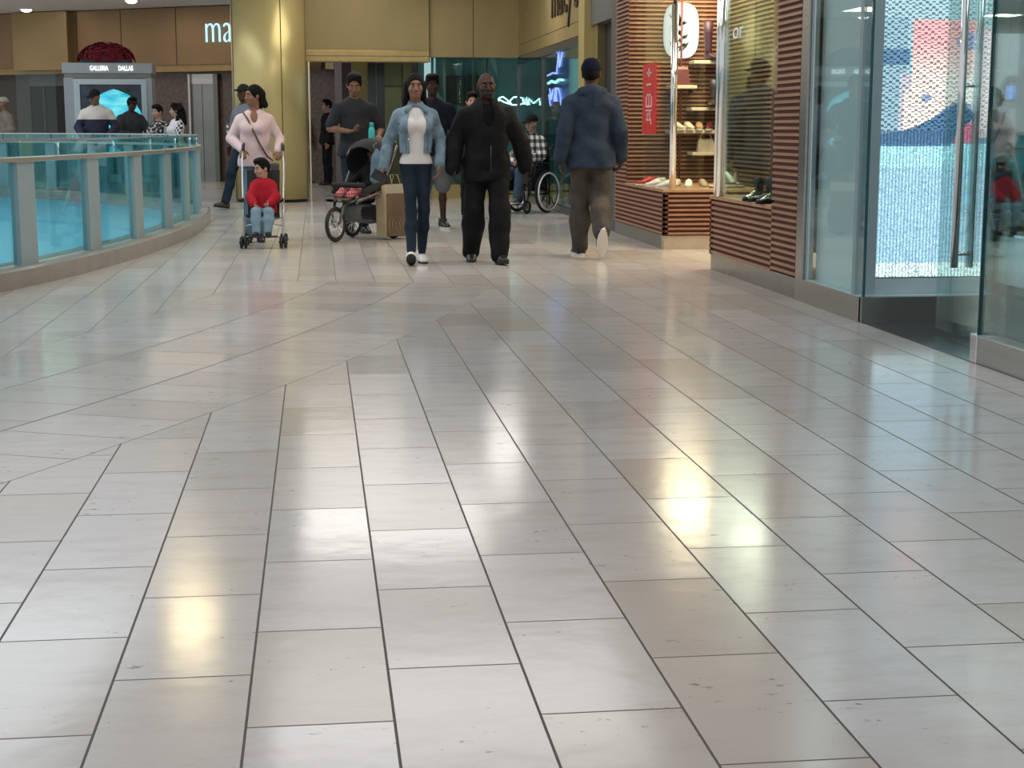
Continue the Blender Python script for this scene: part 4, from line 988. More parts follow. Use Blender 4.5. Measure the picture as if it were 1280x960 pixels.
class Person:
    def __init__(p, label, loc, rz, H=1.7, skin=SK_MID, h=.012, sw=.185, bulk=1.0, hipw=.09, head=(0, 0, 0), lean=0, dz=0, dy=0, hs=1.0, arms=None, legs=None, group=None, female=False):
        p.root = empty('person', (loc[0], loc[1], loc[2] if len(loc) > 2 else 0), rz, label, 'person', group)
        p.s = H/1.75; p.h = h; p.skin = skin; p.bulk = bulk; p.sw = sw; p.female = female; p.hs = hs
        p.dz = dz; p.dy = dy; p.lean = lean; p.hipw = hipw
        p.Rh = rotm(*head)
        d = dict(R=dict(el=(.26, -.01, 1.14), wr=(.27, .06, .90)), L=dict(el=(.26, -.01, 1.14), wr=(.27, .06, .90)))
        for k in (arms or {}): d[k] = {**d[k], **arms[k]}
        l = dict(R=dict(kn=(.10, .02, .50), an=(.10, 0, .085), fp=0, fy=8), L=dict(kn=(.10, .02, .50), an=(.10, 0, .085), fp=0, fy=8))
        for k in (legs or {}): l[k] = {**l[k], **legs[k]}
        p.arm = d; p.leg = l
    def U(p, x, y, z):   # upper-body point: lean and seat shift, then scale
        return ((x)*p.s, (y+p.dy+p.lean*(z-.95))*p.s, (z+p.dz)*p.s)
    def Lp(p, x, y, z): return (x*p.s, y*p.s, z*p.s)
    def Hd(p, x, y, z):  # head point, turned about the neck
        pv = V(0, 0, 1.53); q = pv+p.Rh @ ((V(x, y, z)-pv)*p.hs); return p.U(*q)
    def sg(p, k): return 1 if k == 'R' else -1
    def sh(p, k): return p.U(p.sg(k)*(p.sw-.012), -.01, 1.375)
    def el(p, k): a = p.arm[k]['el']; return p.Lp(p.sg(k)*a[0], a[1], a[2])
    def wr(p, k): a = p.arm[k]['wr']; return p.Lp(p.sg(k)*a[0], a[1], a[2])
    def hip(p, k): return p.U(p.sg(k)*p.hipw, 0, .93)
    def kn(p, k): a = p.leg[k]['kn']; return p.Lp(p.sg(k)*a[0], a[1], a[2])
    def an(p, k): a = p.leg[k]['an']; return p.Lp(p.sg(k)*a[0], a[1], a[2])
    def torso(p, F, o=0, waist=1.0, top=True, b=None):
        s = p.s; b = b or p.bulk; U = p.U; k = .05
        F.cone(U(-.06*b, 0, .93), U(.06*b, 0, .93), (.105*b+o)*s, (.105*b+o)*s, k, (1, .92, 1))
        F.cone(U(0, 0, .95), U(0, .01, 1.16), (.145*b*waist+o)*s, (.13*b*waist+o)*s, k, (1, .74, 1))
        F.cone(U(0, .01, 1.14), U(0, 0, 1.33), (.135*b*waist+o)*s, (.155*b+o)*s, k, (1, .70, 1))
        F.cone(U(-p.sw*.70, -.01, 1.35), U(p.sw*.70, -.01, 1.35), (.062*(b*.5+.5)+o)*s, (.062*(b*.5+.5)+o)*s, k, (1, 1, 1))
        for q in (-1, 1): F.cone(U(q*.03, -.02, 1.455), U(q*p.sw*.72, -.015, 1.385), (.040+o*.5)*s, (.040+o*.7)*s, .03)
        if p.female: 
            for q in (-1, 1): F.ell(U(q*.07, .085, 1.285), ((.062+o)*s,)*3, .04)
        if b > 1.2: F.ell(U(0, .05, 1.08), ((.19*b/1.3+o)*s, (.15+o)*s, (.19+o)*s), .06)
        return F
    def armf(p, F, k, o=0, r=(.050, .041, .029), end=1.0):
        s = p.s; a, e, w_ = V(*p.sh(k)), V(*p.el(k)), V(*p.wr(k))
        F.cone(a, a+(e-a)*min(1, end*2), (r[0]+o)*s, (r[1]+o)*s, .03)
        if end > .5:
            q = e+(w_-e)*min(1, (end-.5)*2); m = e+(q-e)*.35
            F.cone(e, m, (r[1]+o)*s, (r[1]*.96+o)*s, .02); F.cone(m, q, (r[1]*.96+o)*s, (r[2]+o)*s, .02)
        return F
    def legf(p, F, k, o=0, r=(.080, .055, .038), calf=.050, end=1.0):
        s = p.s; a, e, w_ = V(*p.hip(k)), V(*p.kn(k)), V(*p.an(k)); b = (p.bulk-1)*.5+1
        F.cone(a, a+(e-a)*min(1, end*2), (r[0]*b+o)*s, (r[1]*b+o)*s, .03)
        if end > .5:
            q = e+(w_-e)*min(1, (end-.5)*2); m = e+(q-e)*.38+V(0, -.012*s, 0)
            F.cone(e, m, (r[1]*b+o)*s, (calf*b+o)*s, .03); F.cone(m, q, (calf*b+o)*s, (r[2]*b+o)*s, .03)
        return F
    def hand(p, F, k):
        s = p.s; w_ = V(*p.wr(k)); e = V(*p.el(k)); d = w_-e; d /= np.linalg.norm(d)
        A_ = p.arm[k]
        if 'hd' in A_: d = V(p.sg(k)*A_['hd'][0], A_['hd'][1], A_['hd'][2]); d /= np.linalg.norm(d)
        n = V(p.sg(k)*A_.get('pn', (-1, 0, 0))[0], *A_.get('pn', (-1, 0, 0))[1:])   # palm faces
        n -= d*(n@d); n /= np.linalg.norm(n)
        t = V(p.sg(k)*A_.get('th', (0, 1, 0))[0], *A_.get('th', (0, 1, 0))[1:]); t -= d*(t@d); t -= n*(t@n); t /= np.linalg.norm(t)
        c = math.radians(A_.get('curl', 22)); z = s*1.05
        for off, L in ((.028, .072), (.009, .080), (-.010, .074), (-.027, .058)):
            kn_ = w_+d*(.085-abs(off-.005)*.25)*z+t*off*z
            F.cone(w_+t*off*.55*z+d*.005, kn_, .0135*z, .0115*z, .008)
            q = kn_; a = c*.6
            for f, r1, r2 in ((.45, .0098, .0088), (.32, .0088, .0080), (.23, .0080, .0068)):
                dd = d*math.cos(a)+n*math.sin(a); q2 = q+dd*L*f*z; F.cone(q, q2, r1*z, r2*z, .003); q = q2; a += c
        b0 = w_+d*.022*z+t*.022*z; b1 = b0+(t*.8+d*.65+n*.25)*.036*z; b2 = b1+(t*.25+d+n*.3)*.030*z
        F.cone(b0, b1, .0135*z, .0105*z, .008); F.cone(b1, b2, .0102*z, .0078*z, .003)
    def headf(p, F):
        s = p.s*p.hs; H = p.Hd; R = p.Rh
        def e(c, r, k=.02, cut=False): (F.cut if cut else F.ell)(H(*c), tuple(q*s for q in r), k*s, R)
        F.cone(p.U(0, -.02, 1.43), H(0, -.01, 1.57), .054*p.s*(p.bulk*.5+.5), .052*s, .03)
        e((0, -.012, 1.658), (.074, .092, .096)); e((0, .028, 1.612), (.058, .062, .078), .03)
        e((0, .055, 1.562), (.032, .032, .026), .025)
        e((0, .073, 1.672), (.048, .012, .012), .015)
        for q in (-1, 1):
            e((q*.030, .103, 1.648), (.016, .012, .009), .010, True)
            e((q*.042, .062, 1.612), (.020, .022, .020), .02)
            e((q*.077, -.006, 1.632), (.011, .019, .031), .008)
        F.cone(H(0, .088, 1.652), H(0, .108, 1.612), .007*s, .0125*s, .008)
        F.cone(H(-.011, .098, 1.608), H(.011, .098, 1.608), .009*s, .009*s, .006)
        F.cone(H(-.017, .089, 1.582), H(.017, .089, 1.582), .0075*s, .0075*s, .006)
    def body(p, feet=True, hands=True):
        F = SDF(); p.torso(F, -.012, .95)
        for k in 'RL':
            p.armf(F, k, -.004)
            p.legf(F, k, -.008)
            if hands: p.hand(F, k)
            a = V(*p.an(k)); fy = math.radians(p.leg[k]['fy']*p.sg(k)); fp = math.radians(p.leg[k]['fp'])
            d = V(math.sin(fy)*math.cos(fp), math.cos(fy)*math.cos(fp), -math.sin(fp)); dn = V(math.sin(fy)*-math.sin(fp), math.cos(fy)*-math.sin(fp), -math.cos(fp))
            F.cone(a+dn*.035*p.s-d*.02*p.s, a+(d*.12+dn*.05)*p.s, .032*p.s, .022*p.s, .02)
        p.headf(F)
        o = F.build('body', p.skin, p.root, p.h); return o
    def face(p, brow=None, lips=None):
        s = p.s*p.hs
        for q in (-1, 1):
            c = p.Hd(q*.030, .0845, 1.647)
            ev = MB().ell(c, (.0115*s, .008*s, .0055*s), 6, Matrix(p.Rh.tolist())).build('eye', EYE_W, p.root)
            MB().ell(p.Hd(q*.030, .0915, 1.647), (.006*s, .004*s, .006*s), 6, Matrix(p.Rh.tolist())).build('iris', EYE_D, ev)
            MB().tube([p.Hd(q*.016, .094, 1.667), p.Hd(q*.032, .092, 1.671), p.Hd(q*.047, .080, 1.666)], .0042*s, 6).build('eyebrow', brow or H_BLACK, p.root)
        lc = lips or (mat('lip_dark', (.055, .022, .020), .5, 0, var=0) if p.skin in (SK_DARK, SK_DEEP) else mat('lip_rose', (.20, .07, .06), .4, 0, var=0))
        MB().tube([p.Hd(-.022, .089, 1.582), p.Hd(-.008, .0975, 1.584), p.Hd(.008, .0975, 1.584), p.Hd(.022, .089, 1.582)], [.002*s, .0052*s, .0052*s, .002*s], 6).build('lips', lc, p.root)
    def hair(p, m, style='short'):
        F = SDF(); s = p.s*p.hs; H = p.Hd; R = p.Rh
        def e(c, r, k=.015, cut=False): (F.cut if cut else F.ell)(H(*c), tuple(q*s for q in r), k*s, R)
        if style == 'thin':
            e((0, -.016, 1.662), (.079, .096, .098)); e((0, .085, 1.600), (.078, .075, .085), .01, True)
            F.plane(H(0, 0, 1.60), tuple(R @ V(0, .3, -1)))
            F.build('hair', m, p.root, p.h); return
        e((0, -.016, 1.668), (.085, .102, .103))
        if style == 'short':
            e((0, .02, 1.735), (.068, .070, .036), .03)
            e((0, .02, 1.745), (.072, .074, .034), .03); e((0, .118, 1.640), (.074, .088, .090), .01, True); F.plane(H(0, -.05, 1.585), tuple(R @ V(0, .25, -1)))
        if style in ('long', 'braids'):
            F.cone(H(0, -.07, 1.64), p.U(0, -.10, 1.36), .075*s, .055*s, .04)
            for q in (-1, 1):
                F.cone(H(q*.075, -.02, 1.66), p.U(q*.10, -.02, 1.36), .030*s, .020*s, .03)
            e((0, .110, 1.632), (.068, .085, .082), .01, True)
        if style == 'tail':
            F.cone(H(0, -.09, 1.66), p.U(-.03, -.14, 1.42), .055*s, .03*s, .03); F.cone(H(0, -.08, 1.64), H(-.06, -.10, 1.54), .05*s, .04*s, .03)
            e((0, .110, 1.630), (.070, .085, .082), .01, True)
        if style == 'curly':
            rg = random.Random(4)
            for i in range(60):
                a = rg.uniform(0, 2*PI); z = rg.uniform(1.44, 1.75); r = .10+.02*rg.random() if z < 1.68 else .07
                if math.sin(a) > .45 and z < 1.70: continue
                e((r*math.cos(a), -.02+r*math.sin(a), z), (.032, .032, .032), .02)
            F.cone(H(0, -.07, 1.64), p.U(0, -.11, 1.42), .09*s, .08*s, .04)
            e((0, .11, 1.615), (.064, .085, .078), .01, True)
        F.build('hair', m, p.root, p.h)
    def cap(p, m, brim=True, back=False):
        F = SDF(); s = p.s*p.hs; H = p.Hd; R = p.Rh
        F.ell(H(0, -.014, 1.678), (.090*s, .107*s, .100*s), .01, R); F.plane(H(0, 0, 1.675), tuple(R @ V(0, .12, -1)))
        c = F.build('cap', m, p.root, p.h)
        F = SDF(); F.ell(H(0, .11, 1.683), (.068*s, .080*s, .016*s), .01, R)
        F.cut(H(0, .06, 1.655), (.09*s, .10*s, .028*s), .005, R); F.build('cap_brim', m, c, p.h*.6)
    def top(p, m, name='shirt', o=.014, hem=.86, sleeve=1.0, waist=1.0, r=(.052, .044, .037), cuff=0, neck=1.475, fold=.0035, cutfront=None, collar=None, b=None, cuts=()):
        F = SDF(); p.torso(F, o, waist, b=b)
        if hem < .90: F.cone(p.U(-.06*p.bulk, 0, hem), p.U(.06*p.bulk, 0, hem), (.115*p.bulk+o)*p.s, (.115*p.bulk+o)*p.s, .05, (1, .92, 1))
        if fold: F.fold(fold*p.s, (1, 1, 1), hash_(p.root.name+name))
        if cutfront: F.cut(p.U(0, .20, (1.45+hem)/2), (cutfront*p.s, .19*p.s, .75*p.s), .01)
        for c, r_ in cuts: F.cut(p.U(*c), tuple(q*p.s for q in r_), .01)
        F.p.append(('p', V(*p.U(0, 0, hem)), V(0, 0, -1), 1))
        if collar: F.cone(p.U(0, -.02, 1.44), p.U(0, -.005, 1.50+collar), .068*p.s, .070*p.s, .02)
        F.cut(p.Hd(0, .005, 1.53), (.062*p.s, .078*p.s, .078*p.s if not collar else .055*p.s), .01)
        for k in 'RL':
            if sleeve > 0: p.armf(F, k, o*.6, r, sleeve)
        if fold: F.fold(fold*.5*p.s, (1, 1, 1), 1.0)
        return F.build(name, m, p.root, p.h)
    def trousers(p, m, name='trousers', o=.014, r=(.082, .062, .052), calf=.058, end=1.0, waist=1.0, fold=.003):
        F = SDF(); s = p.s
        F.cone(p.U(-.06*p.bulk, 0, .93), p.U(.06*p.bulk, 0, .93), (.100*p.bulk+o*.5)*s, (.100*p.bulk+o*.5)*s, .04, (1, .92, 1))
        F.cone(p.U(0, 0, .93), p.U(0, 0, 1.02), (.13*p.bulk*waist+o*.4)*s, (.122*p.bulk*waist+o*.4)*s, .04, (1, .74, 1))
        for k in 'RL': p.legf(F, k, o*.5, r, calf, end)
        if fold: F.fold(fold*s, (1, 1, .8), hash_(p.root.name+name))
        return F.build(name, m, p.root, p.h)
    def shoes(p, m, sole, r=1.0, boot=0):
        for k in 'RL':
            a = p.an(k); fy = math.radians(-p.leg[k]['fy']*p.sg(k)); fp = -math.radians(p.leg[k]['fp']); s = p.s*r
            X = Matrix.Translation(a) @ Matrix.Rotation(fy, 4, 'Z') @ Matrix.Rotation(fp, 4, 'X') @ Matrix.Scale(s, 4)
            F = SDF(); z = -.085
            F.cone((0, -.035, z+.045), (0, .07, z+.040), .040, .040, .02); F.cone((0, .07, z+.038), (0, .135, z+.030), .042, .036, .03, (1, 1, .8))
            F.cone((0, -.025, z+.05), (0, -.015, z+.10+boot), .042, .048 if not boot else .055, .02)
            F.plane((0, 0, z+.018), (0, 0, -1)); F.plane((0, 0, z+.115+boot), (0, 0, 1))
            o = F.build('shoe' if not boot else 'boot', m, p.root, max(.007, p.h*.8)/s if s else .01, X)
            pts = []
            for i in range(24):
                t = 2*PI*i/24; y = .052+.130*math.sin(t); x = (.046 if y > .05 else .042)*math.cos(t)*(1+.0*y); pts.append((x, y))
            M_ = MB().prism(pts, 'z', z, z+.024); M_.v = [tuple(X @ Vector(v)) for v in M_.v]; M_.build('sole', sole, o)
def hash_(t): return (sum(ord(c)*(i+1) for i, c in enumerate(t)) % 628)/100
# ------------------------------------------------------------------ the people
M_sh_white = mat('shoe_white', (.74, .72, .70), .5, 0, var=.03); M_sh_black = mat('shoe_black', (.012, .012, .013), .4, 0, var=0)
M_sole_w = mat('sole_white', (.62, .60, .56), .6, 0, var=.05); M_sole_b = mat('sole_black', (.01, .01, .01), .7, 0, var=0)
M_denim = cloth('denim_light', (.175, .25, .305), .32, .4, vs=11); M_jeans = cloth('jeans_dark', (.018, .028, .044), .35, .3, vs=5)
M_jeansb = cloth('jeans_blue', (.12, .20, .28), .2, .3, vs=5); M_wtee = cloth('tee_white', (.66, .64, .62), .03, .15)
M_blk = cloth('black', (.010, .010, .012), .3, .3, .8); M_blk2 = cloth('black_sheen', (.014, .014, .016), .3, .3, .5)
BK = PI
# woman in denim jacket
P = Person('woman walking in light denim jacket over white top, dark skinny jeans and white sneakers', (1.36, 14.2), BK+.03, 1.68, SK_BROWN, .008, sw=.165, bulk=.88, hipw=.075, female=True,
    arms=dict(R=dict(el=(.255, -.07, 1.13), wr=(0.300, 0.000, 0.905), hd=(.35, .12, -1), pn=(-1, .2, 0), th=(0, 1, 0), curl=35), L=dict(el=(.245, -.03, 1.14), wr=(0.215, 0.100, 0.930), hd=(-.12, .25, -1), th=(-.3, 1, 0), curl=32)),
    legs=dict(R=dict(kn=(.060, .12, .50), an=(.075, .26, .105), fp=-24, fy=6), L=dict(kn=(.065, .05, .50), an=(.055, -.06, .087), fp=3, fy=4)))
P.body(); P.face(); P.hair(H_BLACK, 'braids')
P.top(M_wtee, 'white_top', o=.008, hem=.93, sleeve=0, waist=.9, fold=.002)
P.top(M_denim, 'denim_jacket', o=.022, hem=1.03, cutfront=.088, r=(0.050, 0.040, 0.035), collar=-.015, fold=.004)
P.trousers(M_jeans, 'skinny_jeans', o=.006, r=(0.077, 0.052, 0.037), calf=.058)
P.shoes(M_sh_white, M_sole_b)
MB().lathe([(.008, 0), (.008, .004)], n=10, M=Matrix.Translation(P.U(.078, .125, 1.16)) @ Matrix.Rotation(-PI/2, 4, 'X')).build('jacket_button', M_chrome, P.root)
MB().lathe([(.008, 0), (.008, .004)], n=10, M=Matrix.Translation(P.U(.108, .125, 1.29)) @ Matrix.Rotation(-PI/2, 4, 'X')).build('jacket_button', M_chrome, P.root)
for sx in (-1, 1):   # chest pocket flaps, front seams, waistband and cuffs of the denim jacket
    F = SDF(); F.cone(P.U(sx*.105, .118, 1.305), P.U(sx*.165, .085, 1.305), .016*P.s, .016*P.s, .01, (1, .5, 1)); F.build('pocket_flap', mat('denim_dark_seam', (.10, .145, .19), .85, 0), P.root, .006)
    MB().tube([P.U(sx*.100, .128, 1.29), P.U(sx*.104, .128, 1.16), P.U(sx*.098, .120, 1.05)], .004, 6).build('front_seam', MATS['denim_dark_seam'], P.root)
    F = SDF(); F.cone(P.U(sx*.03, .03, 1.475), P.U(sx*.095, .095, 1.42), .022*P.s, .020*P.s, .02, (1, .8, 1)); F.build('collar', M_denim, P.root, .007)
# bald man in black
P = Person('large bald bearded man walking in black jacket, trousers and shoes', (2.0, 14.2), BK+.06, 1.68, SK_DEEP, .008, sw=.205, bulk=1.20, hipw=.10, hs=1.06,
    arms=dict(R=dict(el=(.30, -.03, 1.13), wr=(0.335, 0.060, 0.890), hd=(-.05, .2, -1), curl=30), L=dict(el=(.33, -.04, 1.13), wr=(.385, -.04, .89), hd=(.1, .0, -1), curl=30)),
    legs=dict(R=dict(kn=(.125, .02, .50), an=(.125, -.16, .10), fp=10, fy=6), L=dict(kn=(.10, .13, .51), an=(.085, .22, .09), fp=-5, fy=10)))
P.body(); P.face()
F = SDF(); s_ = P.s
F.ell(P.Hd(0, .040, 1.578), (.060*s_, .060*s_, .042*s_), .01, P.Rh); F.cut(P.Hd(0, .105, 1.605), (.026*s_, .03*s_, .020*s_), .01, P.Rh); F.build('beard', mat('beard_black', (.012, .009, .008), .8, 0, var=.3, bump=.5, bscale=120), P.root, .007)
P.top(cloth('black_tee', (.006, .006, .007), .2, .2, .9), 'black_tee', o=.006, hem=.86, sleeve=0)
P.top(mat('cloth_black_jacket', (.008, .008, .009), .7, 0, var=.3, spec=.12, vscale=8, bump=1.0, bscale=11), 'black_jacket', o=.030, hem=.775, cuts=[((0, .19, 1.42), (.055, .15, .16))], r=(0.071, 0.064, 0.055), fold=.010)
P.trousers(M_blk, 'black_trousers', o=.02, r=(0.088, 0.077, 0.066), calf=.086, fold=.006)
P.shoes(M_sh_black, M_sole_b, 1.06)
MB().tube([P.U(.0, .245, .86), P.U(.0, .245, 1.1)], .004, 6).build('zip', mat('zip_dark', (.05, .05, .05), .4, .6), P.root)
# man in blue hoodie seen from behind
M_hood = mat('cloth_blue_hoodie', (.028, .042, .068), .85, 0, spec=.1, var=.22, vscale=7, bump=1.0, bscale=11)
P = Person('man walking away in slate blue hoodie, navy cap, grey trousers and white-soled shoes', (3.06, 14.8), .02, 1.83, SK_DARK, .008, sw=.205, bulk=1.14, hipw=.10, head=(-24, 0, 0),
    arms=dict(R=dict(el=(.255, -.05, 1.13), wr=(0.295, 0.060, 0.895), hd=(-.1, .25, -1), curl=40), L=dict(el=(.245, -.05, 1.12), wr=(.285, -.03, .885), hd=(-.05, .1, -1), curl=28)),
    legs=dict(L=dict(kn=(.09, .05, .50), an=(.075, .10, .088), fp=0, fy=8), R=dict(kn=(.085, -.02, .50), an=(.035, -.36, .235), fp=66, fy=2)))
P.body(); P.face(); P.hair(H_BLACK, 'short'); P.cap(mat('cloth_navy_cap', (.007, .009, .022), .9, 0, bump=.2, spec=.06))
P.top(M_hood, 'hoodie', o=.026, hem=.80, r=(0.064, 0.055, 0.047), fold=.008, b=1.16)
F = SDF(); F.cone(P.U(-.085, -.05, 1.475), P.U(.085, -.05, 1.475), .052*P.s, .052*P.s, .04); F.cone(P.U(0, -.09, 1.47), P.U(0, -.115, 1.36), .075*P.s, .03*P.s, .05); F.cut(P.U(0, .01, 1.56), (.075*P.s, .085*P.s, .06*P.s), .02); F.fold(.003)
F.build('hood', M_hood, P.root, .009)
P.trousers(mat('cloth_grey_trousers', (.068, .060, .054), .85, 0, spec=.1, var=.25, vscale=6, bump=1.0, bscale=12), 'grey_trousers', o=.02, r=(0.084, 0.072, 0.059), calf=.078, fold=.007)
P.shoes(M_sh_black, M_sole_w, 1.08)
# man in grey t-shirt pushing the jogging stroller
P = Person('man in dark grey v-neck t-shirt looking down at a phone behind the jogging stroller', (.92, 18.25), BK+.25, 1.82, SK_MID, .010, sw=.20, bulk=1.05, head=(-16, -22, 0),
    arms=dict(R=dict(el=(.29, .02, 1.16), wr=(.13, .22, 1.13), hd=(-.6, .8, .1), pn=(0, .1, 1), th=(-1, 0, .2), curl=45), L=dict(el=(.30, -.02, 1.15), wr=(.20, .22, 1.07), hd=(-.2, 1, -.15), pn=(0, 0, -1), th=(-1, 0, 0), curl=60)),
    legs=dict(R=dict(kn=(.10, .10, .50), an=(.09, .02, .087)), L=dict(kn=(.10, .04, .50), an=(.12, -.14, .10), fp=10)))
P.body(); P.face(); P.hair(H_BLACK, 'short')
P.top(cloth('grey_tee', (.030, .033, .042), .12, .3), 't_shirt', o=.020, hem=.86, sleeve=.40, r=(0.056, 0.054, 0.042), fold=.005)
P.trousers(M_jeans, 'dark_jeans', o=.016); P.shoes(M_sh_black, M_sole_b, 1.05)
ph = empty('mobile_phone', P.root.location, P.root.rotation_euler.z, "black phone held in the grey t-shirt man's raised hand", 'phone')
q = Vector(P.Lp(.03, .30, 1.175)); ph.location = P.root.location + Matrix.Rotation(P.root.rotation_euler.z, 3, 'Z') @ q
MB().box(-.037, .037, -.07, .07, -.005, .004, bev=.003).build('case', M_black, ph); MB().box(-.033, .033, -.065, .065, .004, .005).build('screen', mat('phone_glass', (.02, .02, .03), .05), ph)
# woman in pale top pushing the light stroller
P = Person('woman in pale pink top with crossbody strap, looking aside, pushing a stroller', (-.17, 17.0), BK, 1.65, SK_BROWN, .010, sw=.175, bulk=1.02, hipw=.085, female=True, head=(-58, -2, 0),
    arms=dict(R=dict(el=(.27, -.02, 1.17), wr=(.13, .24, 1.045), hd=(-.05, .8, -.5), pn=(0, -.3, -1), th=(-1, 0, 0), curl=62), L=dict(el=(.275, -.02, 1.16), wr=(.265, .24, 1.035), hd=(.0, .8, -.5), pn=(0, -.3, -1), th=(-1, 0, 0), curl=62)),
    legs=dict(R=dict(kn=(.085, .04, .50), an=(.10, .0, .09)), L=dict(kn=(.07, .06, .50), an=(.03, -.10, .10), fp=14)))
P.body(); P.face(); P.hair(H_BLACK, 'tail')
P.top(cloth('pale_pink', (.62, .50, .53), .05, .2), 'long_sleeved_top', o=.016, hem=.86, r=(0.049, 0.042, 0.037), cuts=[((0, .12, 1.46), (.050, .08, .12))], fold=.004)
P.trousers(M_jeansb, 'blue_jeans', o=.006, r=(0.080, 0.057, 0.040), calf=.060); P.shoes(M_sh_black, M_sole_b, 1.0, boot=.12)
sb = MB(); pts = [P.U(.13, .03, 1.47), P.U(.07, .125, 1.38), P.U(.01, .155, 1.25), P.U(-.06, .150, 1.10), P.U(-.13, .125, .98), P.U(-.19, .04, .92)]
sb.tube(pts, .010, 6).build('crossbody_strap', mat('strap_brown', (.09, .045, .03), .5), P.root)
hb_ = empty('crossbody_bag', P.root.location, P.root.rotation_euler.z, 'small grey crossbody bag at the hip of the woman with the umbrella stroller', 'bag')
hb_.location = P.root.location + Matrix.Rotation(P.root.rotation_euler.z, 3, 'Z') @ Vector(P.U(-.215, .02, .80))
MB().box(-.04, .04, -.11, .11, -.09, .09, bev=.02).build('body', mat('bag_grey', (.10, .10, .11), .6), hb_); MB().box(-.045, .045, -.112, .112, .02, .09, bev=.015).build('flap', mat('bag_grey2', (.08, .08, .09), .5), hb_)
# man in cap behind her
P = Person('man in grey t-shirt and cap walking left behind the woman with the umbrella stroller', (-.60, 24.2), BK-.9, 1.84, SK_DARK, .014, head=(20, 0, 0), bulk=1.05,
    legs=dict(R=dict(kn=(.09, .18, .50), an=(.09, .30, .10), fp=-8), L=dict(kn=(.09, -.02, .50), an=(.09, -.32, .13), fp=25)))
P.body(); P.face(); P.cap(cloth('dark_cap', (.02, .022, .02))); P.top(cloth('grey_blue_tee', (.15, .16, .19), .1), 't_shirt', o=.02, hem=.85, sleeve=.42, r=(0.063, 0.059, 0.042)); P.trousers(M_jeans, 'jeans', o=.014); P.shoes(mat('brown_shoe', (.09, .04, .025), .5), M_sole_b)
# two young men inside the entrance
P = Person('dark-haired young man in black sweater facing left inside the store entrance', (.72, 34.0), BK-1.3, 1.79, SK_LIGHT, .016, bulk=1.05, sw=.19)
P.body(); P.face(); P.hair(H_BLACK, 'short'); P.top(M_blk, 'black_sweater', o=.022, hem=.84, r=(0.059, 0.052, 0.042)); P.trousers(M_blk, o=.014); P.shoes(M_sh_black, M_sole_b)
P = Person('man in dark clothes partly hidden by the gold column edge inside the store entrance', (.36, 35.4), BK+1.1, 1.72, SK_LIGHT, .016)
P.body(); P.face(); P.hair(H_GREY, 'thin'); P.top(cloth('dark_olive', (.03, .035, .025)), 'jacket', o=.022, hem=.84, r=(0.059, 0.052, 0.042)); P.trousers(M_blk); P.shoes(M_sh_black, M_sole_b)
# man behind the denim jacket woman
P = Person('man in navy t-shirt and dark shorts walking right behind the denim jacket woman', (1.88, 19.2), BK+.1, 1.83, SK_DEEP, .012, sw=.20, bulk=1.05, arms=dict(L=dict(el=(.27, -.05, 1.13), wr=(0.260, 0.050, 0.900))),
    legs=dict(R=dict(kn=(.10, -.02, .50), an=(.10, -.20, .12), fp=20), L=dict(kn=(.10, .08, .50), an=(.10, .10, .088))))
P.body(); P.face(); P.hair(H_BLACK, 'short'); P.top(cloth('navy_tee', (.012, .015, .028)), 't_shirt', o=.02, hem=.84, sleeve=.42, r=(0.066, 0.062, 0.042)); P.trousers(cloth('grey_shorts', (.10, .11, .125)), 'shorts', o=.03, end=.52, r=(0.084, 0.071, 0.050)); P.shoes(M_sh_black, M_sole_w, 1.05)
# person behind the bald man
P = Person('dark-haired person in black mostly hidden behind the bald man', (2.54, 21.0), BK, 1.66, SK_LIGHT, .012, bulk=.95)
P.body(); P.face(); P.hair(H_BLACK, 'short'); P.top(M_blk, 'black_top', o=.02, hem=.84, r=(0.055, 0.046, 0.038)); P.trousers(M_blk); P.shoes(M_sh_black, M_sole_b)
# blond woman in the side window
P = Person('woman with long blond hair in black top beside the blue neon, behind the wheelchair', (4.16, 24.28), BK-.25, 1.60, SK_LIGHT, .012, sw=.14, bulk=.85, female=True,
    arms=dict(R=dict(el=(.19, .02, 1.13), wr=(0.120, 0.100, 0.920)), L=dict(el=(.19, .02, 1.13), wr=(0.120, 0.100, 0.920))))
P.body(); P.face(); P.hair(H_BLOND, 'long'); P.top(M_blk, 'black_top', o=.014, hem=.84, r=(0.046, 0.040, 0.035)); P.trousers(M_blk, o=.008); P.shoes(M_sh_black, M_sole_b)
# people across the opening
m_two = bpy.data.materials.new('cloth_two_tone'); m_two.use_nodes = True; t = NT(m_two); b = t.n['Principled BSDF']; b.inputs['Roughness'].default_value = .85
tc = t.node('ShaderNodeTexCoord').outputs['Object']; sp = t.node('ShaderNodeSeparateXYZ'); t.l.new(tc, sp.inputs[0])
t.l.new(t.mix(t.m('GREATER_THAN', sp.outputs[2], 1.36), (.012, .012, .035), (.55, .50, .45)), b.inputs['Base Color'])
P = Person('man in black cap and cream-and-navy sweater looking down in front of the kiosk', (-3.34, 28.5), BK+.0, 1.86, SK_MID, .014, sw=.205, bulk=1.16, head=(-30, -16, 0), arms=dict(R=dict(el=(.30, .0, 1.15), wr=(.22, .18, 1.02)), L=dict(el=(.31, .0, 1.15), wr=(.22, .20, 1.02))))
P.body(); P.face(); P.cap(cloth('black_cap', (.012, .012, .012))); P.top(m_two, 'sweater', o=.026, hem=.84, r=(0.062, 0.055, 0.045)); P.trousers(cloth('khaki_grey', (.20, .20, .19)), o=.016); P.shoes(M_sh_white, M_sole_w)
